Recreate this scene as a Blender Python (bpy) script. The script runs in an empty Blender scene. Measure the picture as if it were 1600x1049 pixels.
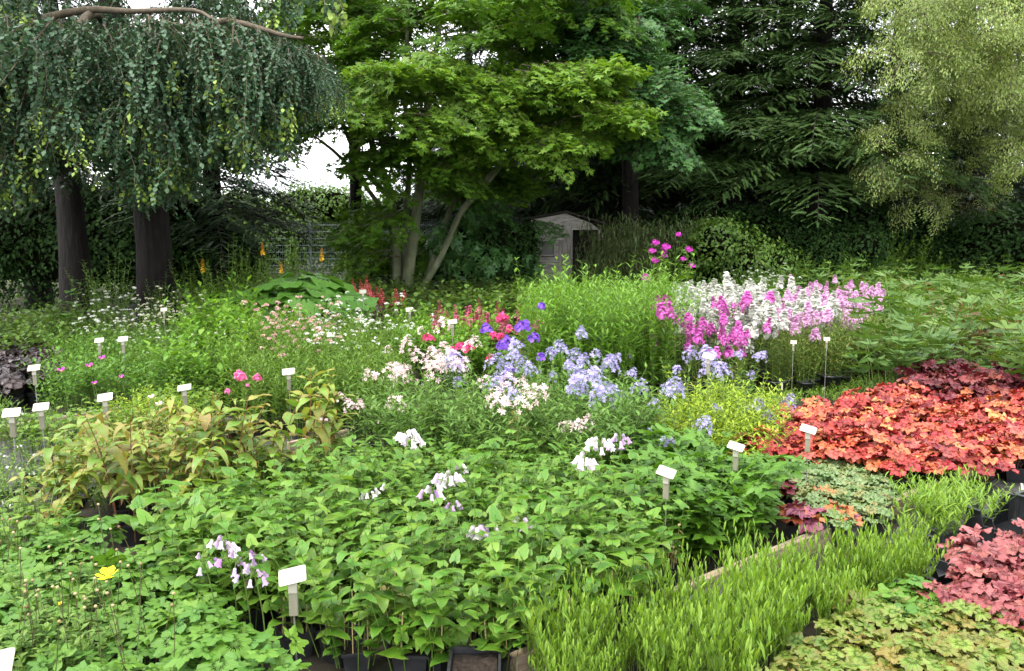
import bpy, math
import numpy as np
from mathutils import Matrix, Vector

S = bpy.context.scene
C = S.collection
R = math.radians
PI = math.pi
rng = np.random.default_rng(11)

# ------------------------------------------------------------------ camera, world, sun, exposure
FPX, CAMH, PITCH = 1256.0, 1.6, R(7.1)
cd = bpy.data.cameras.new('camera'); cam = bpy.data.objects.new('camera', cd); C.objects.link(cam)
cam.location = (0, 0, CAMH); cam.rotation_euler = (PI/2 - PITCH, 0, 0)
cd.sensor_width = 36; cd.lens = 36*FPX/1600; cd.clip_start = .05; cd.clip_end = 600
S.camera = cam
SUN_EL, SUN_AZ = R(64), R(-130)          # azimuth from +Y towards +X
w = bpy.data.worlds.new('World'); S.world = w; w.use_nodes = True
nt = w.node_tree; nt.nodes.clear()
out = nt.nodes.new('ShaderNodeOutputWorld'); bg = nt.nodes.new('ShaderNodeBackground')
sky = nt.nodes.new('ShaderNodeTexSky'); sky.sky_type = 'NISHITA'; sky.sun_disc = False
sky.sun_elevation = SUN_EL; sky.sun_rotation = SUN_AZ; sky.air_density = 1.2; sky.dust_density = 4
tc = nt.nodes.new('ShaderNodeTexCoord'); nz = nt.nodes.new('ShaderNodeTexNoise')
nz.inputs['Scale'].default_value = 2.2; nz.inputs['Detail'].default_value = 7; nz.inputs['Roughness'].default_value = .55
mp = nt.nodes.new('ShaderNodeMapping'); mp.inputs['Scale'].default_value = (1, 1, 2.6)
rp = nt.nodes.new('ShaderNodeValToRGB'); rp.color_ramp.elements[0].position = .3; rp.color_ramp.elements[1].position = .62
rp.color_ramp.elements[0].color = (.72, .72, .72, 1); rp.color_ramp.elements[1].color = (1, 1, 1, 1)
cl = nt.nodes.new('ShaderNodeValToRGB'); cl.color_ramp.elements[0].position = .35; cl.color_ramp.elements[1].position = .7
cl.color_ramp.elements[0].color = (7.0, 7.3, 7.9, 1); cl.color_ramp.elements[1].color = (10.5, 10.4, 10.2, 1)
mx = nt.nodes.new('ShaderNodeMix'); mx.data_type = 'RGBA'
L = nt.links.new
L(tc.outputs['Generated'], mp.inputs['Vector']); L(mp.outputs[0], nz.inputs['Vector'])
L(nz.outputs['Fac'], rp.inputs[0]); L(nz.outputs['Fac'], cl.inputs[0])
L(rp.outputs[0], mx.inputs[0]); L(sky.outputs[0], mx.inputs[6]); L(cl.outputs[0], mx.inputs[7])
L(mx.outputs[2], bg.inputs['Color']); bg.inputs['Strength'].default_value = .11
L(bg.outputs[0], out.inputs['Surface'])
ld = bpy.data.lights.new('sun', 'SUN'); ld.energy = 1.0; ld.angle = R(14); ld.color = (1, .96, .88)
sun = bpy.data.objects.new('sun', ld); C.objects.link(sun)
sv = Vector((math.sin(SUN_AZ)*math.cos(SUN_EL), math.cos(SUN_AZ)*math.cos(SUN_EL), math.sin(SUN_EL)))
sun.rotation_euler = sv.to_track_quat('Z', 'Y').to_euler(); sun.location = (0, 0, 30)
S.view_settings.view_transform = 'Standard'; S.view_settings.look = 'None'
S.view_settings.gamma = 1; S.view_settings.exposure = 2.1; S.view_settings.use_curve_mapping = False
try:
    S.cycles.max_bounces = 8; S.cycles.transmission_bounces = 5; S.cycles.diffuse_bounces = 4
    S.cycles.use_denoising = True
except Exception: pass

# ------------------------------------------------------------------ photo pixel (1600x1049) -> place in the world
def ray(px, py):
    x, y = (px-800)/FPX, (524.5-py)/FPX
    return np.array([x, math.cos(PITCH)+y*math.sin(PITCH), -math.sin(PITCH)+y*math.cos(PITCH)])
def at(px, py, z=0.):
    d = ray(px, py); return np.array([0, 0, CAMH]) + d*((z-CAMH)/d[2])
def atd(px, py, Y):
    d = ray(px, py); return np.array([0, 0, CAMH]) + d*(Y/d[1])

# ------------------------------------------------------------------ materials
def newmat(name):
    m = bpy.data.materials.new(name); m.use_nodes = True
    n = m.node_tree; n.nodes.clear(); return m, n, n.nodes.new, n.links.new
def ramp_node(N, cols, mode='LINEAR'):
    r = N('ShaderNodeValToRGB'); e = r.color_ramp.elements
    while len(e) < len(cols): e.new(.5)
    for i, c in enumerate(cols):
        p = i/(len(cols)-1) if len(cols) > 1 else 0
        if len(c) == 4: p = c[3]
        e[i].position = p
    for i, c in enumerate(cols): e[i].color = (c[0], c[1], c[2], 1)
    r.color_ramp.interpolation = mode
    return r
def math_node(N, Lk, op, a, b=None, cl=False):
    m = N('ShaderNodeMath'); m.operation = op; m.use_clamp = cl
    for i, v in enumerate((a, b)):
        if v is None: continue
        if hasattr(v, 'links'): Lk(v, m.inputs[i])
        else: m.inputs[i].default_value = v
    return m.outputs[0]
def leaf_mat(name, cols, transl=.35, rough=.5, vein=None, vw=.1, objr=1., mott=.25, side=7., edge=None, tint=(1.15, 1.1, .55), spec=.4, bump=.25):
    """leaf: colour picked per leaf from a ramp, mottled, with midrib and side veins, thin and translucent"""
    m, nt, N, Lk = newmat(name)
    a = N('ShaderNodeAttribute'); a.attribute_name = 'var'
    lc = N('ShaderNodeAttribute'); lc.attribute_name = 'lc'
    oi = N('ShaderNodeObjectInfo')
    rv = math_node(N, Lk, 'MULTIPLY', oi.outputs['Random'], objr)
    rv = math_node(N, Lk, 'ADD', a.outputs['Fac'], rv)
    rv = math_node(N, Lk, 'FRACT', rv)
    r = ramp_node(N, cols); Lk(rv, r.inputs[0]); col = r.outputs[0]
    nz = N('ShaderNodeTexNoise'); nz.inputs['Scale'].default_value = 38; nz.inputs['Detail'].default_value = 3
    t = N('ShaderNodeTexCoord'); Lk(t.outputs['Object'], nz.inputs['Vector'])
    mr = N('ShaderNodeMapRange'); Lk(nz.outputs['Fac'], mr.inputs[0])
    mr.inputs[1].default_value = .3; mr.inputs[2].default_value = .7; mr.inputs[3].default_value = 1-mott; mr.inputs[4].default_value = 1+mott
    hsv = N('ShaderNodeHueSaturation'); Lk(col, hsv.inputs['Color']); Lk(mr.outputs[0], hsv.inputs['Value']); col = hsv.outputs[0]
    sep = N('ShaderNodeSeparateXYZ'); Lk(lc.outputs['Vector'], sep.inputs[0])
    av = math_node(N, Lk, 'ABSOLUTE', sep.outputs[1])
    if vein and not side:
        vf = math_node(N, Lk, 'SUBTRACT', 1., math_node(N, Lk, 'DIVIDE', av, vw, True), True)
    elif vein:
        rib = math_node(N, Lk, 'SUBTRACT', 1., math_node(N, Lk, 'DIVIDE', av, vw, True), True)
        sd = math_node(N, Lk, 'FRACT', math_node(N, Lk, 'SUBTRACT', math_node(N, Lk, 'MULTIPLY', sep.outputs[0], side), math_node(N, Lk, 'MULTIPLY', av, 1.6)))
        sd = math_node(N, Lk, 'SUBTRACT', 1., math_node(N, Lk, 'DIVIDE', sd, .16, True), True)
        sd = math_node(N, Lk, 'MULTIPLY', sd, .55)
        vf = math_node(N, Lk, 'MAXIMUM', rib, sd)
    if vein:
        mm = N('ShaderNodeMix'); mm.data_type = 'RGBA'; Lk(math_node(N, Lk, 'MULTIPLY', vf, .75), mm.inputs[0])
        Lk(col, mm.inputs[6]); mm.inputs[7].default_value = (*vein, 1); col = mm.outputs[2]
    if edge:
        ef = N('ShaderNodeMapRange'); Lk(sep.outputs[2], ef.inputs[0]); ef.inputs[1].default_value = .55; ef.inputs[2].default_value = 1.0
        n2 = N('ShaderNodeTexNoise'); n2.inputs['Scale'].default_value = 22; Lk(t.outputs['Object'], n2.inputs['Vector'])
        f = math_node(N, Lk, 'MULTIPLY', ef.outputs[0], math_node(N, Lk, 'MULTIPLY', math_node(N, Lk, 'SUBTRACT', n2.outputs['Fac'], .38), 4., True), True)
        mm = N('ShaderNodeMix'); mm.data_type = 'RGBA'; Lk(f, mm.inputs[0]); Lk(col, mm.inputs[6]); mm.inputs[7].default_value = (*edge, 1); col = mm.outputs[2]
    p = N('ShaderNodeBsdfPrincipled'); Lk(col, p.inputs['Base Color']); p.inputs['Roughness'].default_value = rough
    p.inputs['Specular IOR Level'].default_value = spec
    if vein and bump:
        b = N('ShaderNodeBump'); b.inputs['Strength'].default_value = bump; b.inputs['Distance'].default_value = .002
        Lk(math_node(N, Lk, 'SUBTRACT', nz.outputs['Fac'], vf), b.inputs['Height']); Lk(b.outputs[0], p.inputs['Normal'])
    tr = N('ShaderNodeBsdfTranslucent')
    tm = N('ShaderNodeMix'); tm.data_type = 'RGBA'; tm.blend_type = 'MULTIPLY'; tm.inputs[0].default_value = 1
    Lk(col, tm.inputs[6]); tm.inputs[7].default_value = (*[min(1, x*.85) for x in tint], 1); Lk(tm.outputs[2], tr.inputs['Color'])
    ms = N('ShaderNodeMixShader'); ms.inputs[0].default_value = transl
    Lk(p.outputs[0], ms.inputs[1]); Lk(tr.outputs[0], ms.inputs[2])
    o = N('ShaderNodeOutputMaterial'); Lk(ms.outputs[0], o.inputs[0]); return m
def petal_mat(name, cols, transl=.3, eye=None):
    m, nt, N, Lk = newmat(name)
    a = N('ShaderNodeAttribute'); a.attribute_name = 'var'; oi = N('ShaderNodeObjectInfo')
    rv = math_node(N, Lk, 'FRACT', math_node(N, Lk, 'ADD', a.outputs['Fac'], oi.outputs['Random']))
    r = ramp_node(N, cols); Lk(rv, r.inputs[0]); col = r.outputs[0]
    if eye:
        lc = N('ShaderNodeAttribute'); lc.attribute_name = 'lc'; sep = N('ShaderNodeSeparateXYZ'); Lk(lc.outputs['Vector'], sep.inputs[0])
        f = N('ShaderNodeMapRange'); Lk(sep.outputs[0], f.inputs[0]); f.inputs[1].default_value = .5; f.inputs[2].default_value = .05
        mm = N('ShaderNodeMix'); mm.data_type = 'RGBA'; Lk(f.outputs[0], mm.inputs[0]); Lk(col, mm.inputs[6]); mm.inputs[7].default_value = (*eye, 1); col = mm.outputs[2]
    p = N('ShaderNodeBsdfPrincipled'); Lk(col, p.inputs['Base Color']); p.inputs['Roughness'].default_value = .6; p.inputs['Specular IOR Level'].default_value = .2
    tr = N('ShaderNodeBsdfTranslucent'); Lk(col, tr.inputs['Color'])
    ms = N('ShaderNodeMixShader'); ms.inputs[0].default_value = transl; Lk(p.outputs[0], ms.inputs[1]); Lk(tr.outputs[0], ms.inputs[2])
    o = N('ShaderNodeOutputMaterial'); Lk(ms.outputs[0], o.inputs[0]); return m
def solid_mat(name, cols, scale=6., rough=.8, stretch=(1, 1, 1), bump=.3, dist=.01, metal=0., spec=.3, detail=8):
    m, nt, N, Lk = newmat(name)
    t = N('ShaderNodeTexCoord'); mp = N('ShaderNodeMapping'); mp.inputs['Scale'].default_value = stretch
    oi = N('ShaderNodeObjectInfo')
    ad = N('ShaderNodeVectorMath'); ad.operation = 'ADD'; Lk(t.outputs['Object'], ad.inputs[0])
    sc = math_node(N, Lk, 'MULTIPLY', oi.outputs['Random'], 17.); cx = N('ShaderNodeCombineXYZ')
    for i in range(3): Lk(sc, cx.inputs[i])
    Lk(cx.outputs[0], ad.inputs[1]); Lk(ad.outputs[0], mp.inputs['Vector'])
    nz = N('ShaderNodeTexNoise'); nz.inputs['Scale'].default_value = scale; nz.inputs['Detail'].default_value = detail; nz.inputs['Roughness'].default_value = .65
    Lk(mp.outputs[0], nz.inputs['Vector'])
    k = N('ShaderNodeMapRange'); Lk(nz.outputs['Fac'], k.inputs[0]); k.inputs[1].default_value = .3; k.inputs[2].default_value = .7
    r = ramp_node(N, cols); Lk(k.outputs[0], r.inputs[0])
    p = N('ShaderNodeBsdfPrincipled'); Lk(r.outputs[0], p.inputs['Base Color']); p.inputs['Roughness'].default_value = rough
    p.inputs['Metallic'].default_value = metal; p.inputs['Specular IOR Level'].default_value = spec
    b = N('ShaderNodeBump'); b.inputs['Strength'].default_value = bump; b.inputs['Distance'].default_value = dist
    Lk(nz.outputs['Fac'], b.inputs['Height']); Lk(b.outputs[0], p.inputs['Normal'])
    o = N('ShaderNodeOutputMaterial'); Lk(p.outputs[0], o.inputs[0]); return m

M = {}
M['bark_dark'] = solid_mat('shade_darkened_reddish_bark', [(.002, .0016, .0012), (.006, .0045, .0035), (.016, .012, .01)], 5, .95, (3, 3, .5), 1., .05)  # bark colour taken near black to imitate the shade under the crowns
M['bark_green'] = solid_mat('smooth_green_grey_bark', [(.05, .058, .028), (.1, .115, .06), (.17, .18, .11)], 4, .85, (2, 2, .7), .4, .02)
M['twig'] = solid_mat('pale_brown_twig', [(.05, .04, .025), (.14, .11, .075)], 20, .8, bump=.1)
M['twig_dark'] = solid_mat('dark_twig', [(.015, .012, .008), (.05, .04, .03)], 20, .9, bump=.1)
M['stem'] = solid_mat('green_stem', [(.07, .13, .02), (.12, .2, .04)], 30, .6, bump=.05)
M['stem_brown'] = solid_mat('red_brown_stem', [(.12, .045, .02), (.22, .1, .04)], 30, .6, bump=.05)
M['stem_dark'] = solid_mat('dark_stem', [(.04, .04, .015), (.09, .09, .03)], 30, .6, bump=.05)
M['straw'] = solid_mat('dry_straw', [(.25, .18, .08), (.45, .36, .18)], 40, .8, bump=.05)
M['soil'] = solid_mat('potting_soil', [(.008, .006, .005), (.022, .015, .01), (.045, .032, .022)], 60, 1, bump=1, dist=.01)
M['plastic'] = solid_mat('black_plastic', [(.008, .009, .011), (.016, .017, .02), (.035, .035, .035)], 9, .42, bump=.05, spec=.5)
M['timber'] = solid_mat('weathered_timber', [(.1, .07, .045), (.24, .18, .12), (.36, .29, .21)], 5, .9, (1, 14, 14), .5, .006)
M['shedwood'] = solid_mat('grey_weathered_board', [(.15, .135, .12), (.3, .28, .25), (.42, .4, .37)], 3, .9, (1.5, 10, 10), .5, .006)
M['shedwood_v'] = solid_mat('grey_weathered_upright_board', [(.13, .115, .1), (.27, .25, .22), (.36, .34, .31)], 3, .9, (10, 10, 1.5), .5, .006)
M['felt'] = solid_mat('dark_roof_felt', [(.015, .014, .013), (.04, .036, .03)], 12, .95)
M['dark_in'] = solid_mat('dark_glass', [(.03, .025, .022), (.05, .042, .038)], 3, .35, spec=.5, bump=.02)
M['plate'] = solid_mat('cream_label_card', [(.34, .32, .25), (.4, .38, .31)], 3, .45, bump=.02)
M['steel'] = solid_mat('dull_steel', [(.25, .25, .23), (.42, .41, .38)], 14, .4, metal=.7, bump=.05)
M['holder'] = solid_mat('smoky_holder', [(.14, .13, .09), (.25, .24, .18)], 9, .25, (1, 1, .3), .05, spec=.6)
M['galv'] = solid_mat('grey_green_coated_metal', [(.09, .12, .12), (.16, .2, .2)], 6, .5, bump=.02)
M['core'] = solid_mat('painted_inner_shade', [(.003, .004, .002), (.009, .01, .005)], 12, 1, bump=1, dist=.05, spec=0.)  # near-black colour standing in for the shade deep inside the shrubs
M['paving'] = solid_mat('grey_paving', [(.03, .03, .03), (.06, .059, .055), (.1, .096, .088)], 9, .9, bump=.4, dist=.01)

def gm(name, cols, **k): M[name] = leaf_mat(name+'_leaf', cols, **k)
gm('bell', [(.052, .156, .011), (.078, .211, .014), (.062, .183, .016), (.109, .245, .016), (.083, .2, .014), (.166, .289, .029)], vein=(.15, .27, .05), vw=.05, side=6, rough=.42, edge=(.2, .24, .05))
gm('geran', [(.07, .182, .014), (.105, .227, .016), (.07, .187, .022), (.129, .25, .019)], vein=(.14, .26, .08), vw=.07, rough=.5)
gm('lobed', [(.051, .138, .01), (.074, .188, .013), (.097, .221, .014), (.063, .16, .011)], vein=(.1, .2, .04), vw=.06, rough=.45)
gm('lance', [(.095, .224, .03), (.142, .269, .035), (.209, .336, .045), (.095, .224, .03), (.285, .358, .06), (.228, .19, .055), (.114, .246, .03), (.19, .325, .045)], vein=(.26, .24, .06), vw=.08, side=9, edge=(.3, .12, .04), rough=.4)
gm('narrow', [(.118, .238, .016), (.165, .292, .023), (.212, .335, .032), (.13, .248, .02)], transl=.4, mott=.1)
gm('phlox', [(.1, .23, .02), (.13, .28, .025), (.18, .33, .03), (.11, .25, .022)], transl=.4, vein=(.16, .3, .05), vw=.12, side=0, mott=.1, bump=0)
gm('phlox_d', [(.078, .17, .014), (.104, .204, .015), (.143, .238, .019)], transl=.35, mott=.15)
gm('lily', [(.09, .16, .025), (.13, .21, .03), (.16, .24, .035), (.25, .24, .05)], transl=.35, mott=.15)
gm('lime', [(.26, .38, .02), (.32, .43, .025), (.2, .34, .02), (.36, .43, .03)], transl=.4, mott=.1)
gm('pinkstem', [(.078, .173, .021), (.104, .216, .03), (.13, .227, .038)], transl=.35, mott=.15)
gm('red', [(.244, .014, .017), (.439, .057, .034), (.159, .011, .017), (.488, .115, .046), (.415, .057, .046), (.293, .023, .029), (.634, .299, .092), (.366, .04, .034), (.146, .014, .017), (.488, .115, .081), (.244, .011, .023), (.561, .196, .069), (.317, .023, .034)], vein=(.36, .03, .025), vw=.1, side=0, rough=.38, mott=.3, tint=(1.17, .7, .5), transl=.25)
gm('pinkh', [(.23, .053, .052), (.306, .09, .088), (.17, .026, .036), (.357, .128, .104)], vein=(.14, .01, .02), vw=.14, side=0, rough=.38, tint=(1.1, .7, .7), transl=.2)
gm('purp', [(.12, .014, .022), (.084, .012, .018), (.168, .02, .03), (.216, .05, .03), (.066, .012, .02)], vein=(.05, .008, .015), vw=.1, rough=.35, tint=(1.1, .5, .6), transl=.2)
gm('purp_pink', [(.22, .05, .09), (.3, .09, .13), (.14, .02, .04)], vein=(.08, .01, .03), vw=.12, rough=.35, transl=.2, tint=(1.1, .6, .7))
gm('orangeh', [(.4, .13, .04), (.3, .07, .03), (.5, .2, .06)], vein=(.2, .04, .02), vw=.12, rough=.4, transl=.2)
gm('black', [(.025, .018, .018), (.045, .03, .028), (.02, .016, .018)], rough=.4, transl=.1)
gm('mint', [(.16, .24, .09), (.22, .3, .13), (.12, .22, .06), (.26, .24, .09), (.14, .22, .08)], vein=(.08, .15, .04), vw=.16, side=0, transl=.3)
gm('mottle', [(.143, .243, .029), (.196, .298, .038), (.089, .188, .025), (.25, .198, .038), (.125, .221, .025), (.179, .287, .044)], vein=(.09, .045, .02), vw=.14, side=0, transl=.3, edge=(.2, .13, .045))
gm('fern', [(.091, .184, .025), (.13, .238, .034), (.169, .259, .043)], transl=.4, mott=.1)
gm('peony', [(.063, .137, .024), (.098, .189, .032), (.081, .163, .036), (.138, .231, .036)], mott=.25)
gm('rustpeony', [(.17, .06, .03), (.1, .09, .03), (.22, .1, .04)], mott=.2)
gm('big', [(.09, .234, .03), (.135, .299, .04), (.105, .26, .035)], vein=(.12, .25, .07), vw=.05, side=7)
gm('cover', [(.046, .108, .014), (.078, .157, .019), (.111, .194, .024), (.065, .13, .017)], mott=.15)
gm('beech', [(.032, .075, .038, 0), (.048, .1, .05, .35), (.065, .125, .06, .6), (.04, .09, .042, .84), (.06, .13, .04, .9), (.17, .27, .05, .93), (.26, .36, .07, 1)], objr=0, transl=.22, rough=.5, mott=.12, spec=.3)
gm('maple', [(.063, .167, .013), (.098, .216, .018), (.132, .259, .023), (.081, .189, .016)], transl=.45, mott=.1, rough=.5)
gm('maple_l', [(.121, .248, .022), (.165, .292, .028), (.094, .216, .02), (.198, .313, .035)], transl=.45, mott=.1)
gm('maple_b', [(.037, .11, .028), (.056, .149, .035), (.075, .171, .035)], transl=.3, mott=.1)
gm('conifer', [(.02, .048, .012), (.035, .075, .016), (.055, .1, .022), (.027, .058, .015)], spec=.2, transl=.12, mott=.2, rough=.6)
gm('conifer_d', [(.009, .022, .008), (.016, .036, .011), (.024, .05, .014)], transl=.1, mott=.2, rough=.6)
gm('pale', [(.179, .258, .061), (.252, .347, .088), (.357, .437, .132), (.231, .314, .088), (.126, .202, .044)], transl=.4, mott=.12)
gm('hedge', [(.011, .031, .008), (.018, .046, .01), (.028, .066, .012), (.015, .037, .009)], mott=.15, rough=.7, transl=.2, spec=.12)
gm('ivy', [(.1, .2, .03), (.06, .14, .02), (.15, .24, .035), (.04, .1, .02)], mott=.15)
gm('bamboo', [(.06, .11, .03), (.09, .15, .04), (.13, .17, .06), (.1, .1, .05)], mott=.15, transl=.3)
gm('bamboo_y', [(.16, .16, .05), (.22, .2, .07), (.12, .14, .04)], mott=.15, transl=.3)

def pm(name, cols, **k): M[name] = petal_mat(name+'_petal', cols, **k)
pm('white', [(.6, .6, .54), (.7, .7, .64), (.5, .52, .44)])
pm('magenta', [(.55, .09, .42), (.66, .17, .52), (.46, .06, .36)], eye=(.75, .3, .6))
pm('palepink', [(.68, .38, .6), (.75, .5, .68), (.62, .3, .55)])
pm('blush', [(.78, .56, .56), (.8, .66, .64), (.72, .46, .5)])
pm('lavender', [(.36, .31, .58), (.46, .42, .66), (.28, .23, .5)], eye=(.6, .55, .8))
pm('violet', [(.2, .08, .55), (.28, .13, .62), (.15, .05, .42)])
pm('rose', [(.75, .05, .16), (.7, .1, .3), (.6, .02, .1)])
pm('pinkhot', [(.8, .18, .4), (.75, .1, .32), (.85, .35, .5)])
pm('astilbe', [(.55, .12, .2), (.65, .22, .3), (.45, .08, .14)])
pm('rust', [(.6, .12, .12), (.7, .22, .2)])
pm('yellow', [(.85, .65, .02), (.9, .75, .03)])
pm('orange', [(.85, .45, .03), (.9, .6, .05)])
pm('bellwhite', [(.72, .64, .68), (.8, .75, .75), (.66, .54, .64)], transl=.35)
pm('bellpurple', [(.42, .25, .48), (.6, .45, .64), (.36, .17, .4), (.66, .56, .68)], transl=.35)
pm('dustypink', [(.5, .28, .26), (.6, .38, .34)])
pm('cream', [(.6, .58, .4), (.7, .68, .5)])
pm('mag', [(.45, .03, .35), (.5, .06, .4)])
pm('drybud', [(.35, .24, .12), (.55, .45, .25), (.2, .12, .06)])

# ------------------------------------------------------------------ geometry kit
def nrm(v): return v/np.maximum(np.linalg.norm(v, axis=-1, keepdims=True), 1e-9)
def frames(d, up=None, s=1.):
    """columns x, y=d, z~up; (N,3,3) scaled"""
    d = nrm(np.atleast_2d(d).astype(float)); n = len(d)
    if up is None: up = np.tile([0, 0, 1.], (n, 1))
    up = np.atleast_2d(up).astype(float) + 1e-4*np.array([.3, .5, .1])
    z = nrm(up - (up*d).sum(1, keepdims=True)*d); x = np.cross(d, z)
    return np.stack([x, d, z], axis=2)*np.reshape(s, (-1, 1, 1))
class Geo:
    def __init__(s): s.v = []; s.f = []; s.lc = []; s.var = []; s.mi = []; s.n = 0; s.q = 0
    def add(s, T, Mx, P, var=None, mi=0):
        V, F, LC = T; n = len(P)
        if n == 0: return s
        vv = np.einsum('nij,kj->nki', Mx, V) + np.asarray(P)[:, None, :]
        s.v.append(vv.reshape(-1, 3))
        s.f.append((F[None] + (np.arange(n)*len(V))[:, None, None]).reshape(-1, 3) + s.n)
        s.lc.append(np.tile(LC, (n, 1)))
        if var is None: var = rng.random(n)
        s.var.append(np.repeat(np.broadcast_to(var, (n,)), len(V)))
        s.mi.append(np.full(n*len(F), mi)); s.n += n*len(V); return s
    def raw(s, V, F, mi=0, var=0., lc=None):
        V = np.asarray(V, float); F = np.asarray(F)
        s.v.append(V); s.f.append(F+s.n); s.lc.append(np.zeros((len(V), 3)) if lc is None else lc)
        s.var.append(np.full(len(V), var)); s.mi.append(np.full(len(F), mi)); s.n += len(V); return s
    def mesh(s, name, mats, smooth=True):
        me = bpy.data.meshes.new(name)
        V = np.concatenate(s.v); F = np.concatenate(s.f)
        me.vertices.add(len(V)); me.vertices.foreach_set('co', V.astype(np.float32).ravel())
        me.loops.add(F.size); me.loops.foreach_set('vertex_index', F.astype(np.int32).ravel())
        me.polygons.add(len(F)); me.polygons.foreach_set('loop_start', np.arange(0, F.size, 3, dtype=np.int32))
        me.polygons.foreach_set('material_index', np.concatenate(s.mi).astype(np.int32))
        me.polygons.foreach_set('use_smooth', np.full(len(F), smooth))
        for m in (mats if isinstance(mats, (list, tuple)) else [mats]): me.materials.append(M[m])
        a = me.attributes.new('var', 'FLOAT', 'POINT'); a.data.foreach_set('value', np.concatenate(s.var).astype(np.float32))
        a = me.attributes.new('lc', 'FLOAT_VECTOR', 'POINT'); a.data.foreach_set('vector', np.concatenate(s.lc).astype(np.float32).ravel())
        me.update(calc_edges=True); return me
I3 = np.eye(3)[None]; O3 = np.zeros((1, 3))
def one(T, name, mat, smooth=True): return Geo().add(T, I3, O3, var=0.).mesh(name, mat, smooth)

def blade(n=5, wmax=.18, peak=.4, fold=.25, droop=.6, wave=0., pw=1.):
    """a leaf of length 1 along +Y, normal +Z; lc = (along, across, edge)"""
    V = []; LC = []; y = z = 0.; 
    for i in range(n+1):
        t = i/n
        w_ = wmax*(math.sin(PI*t**(math.log(.5)/math.log(peak)))**pw if 0 < t < 1 else 0)
        if i == 0: w_ = wmax*.12
        a = -droop*t*1.3+droop*.25
        if i: y += math.cos(a)/n; z += math.sin(a)/n
        wv = wave*math.sin(t*9)
        V += [(-w_, y, z+fold*w_+wv*w_), (0, y, z), (w_, y, z+fold*w_-wv*w_)]
        LC += [(t, -1, 1), (t, 0, t**3), (t, 1, 1)]
    F = []
    for i in range(n):
        a = 3*i
        F += [(a, a+1, a+4), (a, a+4, a+3), (a+1, a+2, a+5), (a+1, a+5, a+4)]
    return np.array(V), np.array(F), np.array(LC)
def palmate(nl=5, depth=.35, teeth=0., N=35, span=2.55, back=.55, cup=.0, ruf=.0, sharp=1., seed=0, rk=3, point=0.):
    """a lobed leaf round its stalk, tip towards +Y, length 1"""
    r0 = np.random.default_rng(seed); V = [(0, 0, 0)]; LC = [(0, 0, 0)]
    th = np.linspace(-span, span, N); ph = r0.random(4)*6
    for j in range(1, rk):
        k = j/(rk-1)
        for i, t in enumerate(th):
            u = (t/span+1)/2*nl; v = 2*(u-math.floor(u))-1
            if i == N-1: v = 1.
            lobe = 1-depth*abs(v)**sharp
            env = back+(1-back)*(.5+.5*math.cos(t))
            rr = env*lobe*(1+teeth*(1 if i % 2 else -1))
            if point: rr *= 1+point*math.exp(-(t/.22)**2)
            if k < 1: rr = (rr*k*.6+env*(1-depth*.75)*k*.4)
            zz = cup*(rr**2) + ruf*rr*math.sin(5.3*t+ph[0])*k + ruf*.7*rr*math.sin(11*t+ph[1])*k - .06*abs(v)*rr*depth*2
            V.append((rr*math.sin(t), rr*math.cos(t), zz)); LC.append((k, v, k))
    F = [(0, 1+i, 2+i)[::-1] for i in range(N-1)]
    for j in range(rk-2):
        a = 1+j*N; b = a+N
        for i in range(N-1): F += [(a+i, a+i+1, b+i+1)[::-1], (a+i, b+i+1, b+i)[::-1]]
    return np.array(V), np.array(F), np.array(LC)
def heart(seed=0, droop=.6, fold=.2, n=7, wmax=.4, ser=.03):
    """heart-shaped leaf, serrated, base lobes behind the stalk"""
    r0 = np.random.default_rng(seed); V = []; LC = []; y = z = 0.; ph = r0.random()*6
    for i in range(n+1):
        t = i/n; w_ = wmax*(min(1, (t+.12)/.3)**.6)*(1-t)**.75*1.15 if t < 1 else 0
        a = -droop*t*1.3+droop*.2
        if i: y += math.cos(a)/n; z += math.sin(a)/n
        back = .2*max(0, 1-t/.45)**1.2
        for v in (-1, -.55, 0, .55, 1):
            sv = ser*(1 if i % 2 else -1)*(abs(v) == 1)
            wob = .03*math.sin(t*8+ph+v*2)*abs(v)
            V.append((v*w_*(1+sv*2), y-back*abs(v)**1.5*1.2, z+fold*abs(v)**1.3*w_-.25*fold*abs(v)**3*w_*2+wob)); LC.append((t, v, abs(v) if t < .9 else 1))
    F = []
    for i in range(n):
        for k in range(4):
            p = i*5+k; F += [(p, p+1, p+6), (p, p+6, p+5)]
    return np.array(V), np.array(F), np.array(LC)
def star(np_=5, wd=.42, L_=1., cup=.15, notch=0., mid=.6):
    V = []; F = []; LC = []
    for k in range(np_):
        a = 2*PI*k/np_; b = len(V)
        for (x, y, z, l) in ((0, 0, 0, 0), (-wd, mid, cup*.5, .6), (0, L_*(1-notch), cup, 1), (wd, mid, cup*.5, .6)):
            V.append((x*math.cos(a)-y*math.sin(a), x*math.sin(a)+y*math.cos(a), z)); LC.append((l, 0, l))
        F += [(b, b+1, b+2), (b, b+2, b+3)]
    V = np.array(V); V = V[:, [0, 2, 1]]*[1, 1, -1]    # face +Y
    return V, np.array(F), np.array(LC)
def lathe(prof, n=10, pts=0.):
    """profile [(radius, y)] turned about +Y; pts: the last ring zigzags"""
    V = []; F = []; LC = []
    for j, (r, y) in enumerate(prof):
        for i in range(n):
            a = 2*PI*i/n; k = 1.; yy = y
            if pts and j == len(prof)-1: yy = y + (pts if i % 2 else -pts*.5); k = 1.12 if i % 2 else .95
            V.append((r*k*math.cos(a), yy, r*k*math.sin(a))); LC.append((j/(len(prof)-1), 0, 0))
    for j in range(len(prof)-1):
        for i in range(n):
            a, b = j*n+i, j*n+(i+1) % n; F += [(a, a+n, b+n), (a, b+n, b)]
    return np.array(V), np.array(F), np.array(LC)
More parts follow.
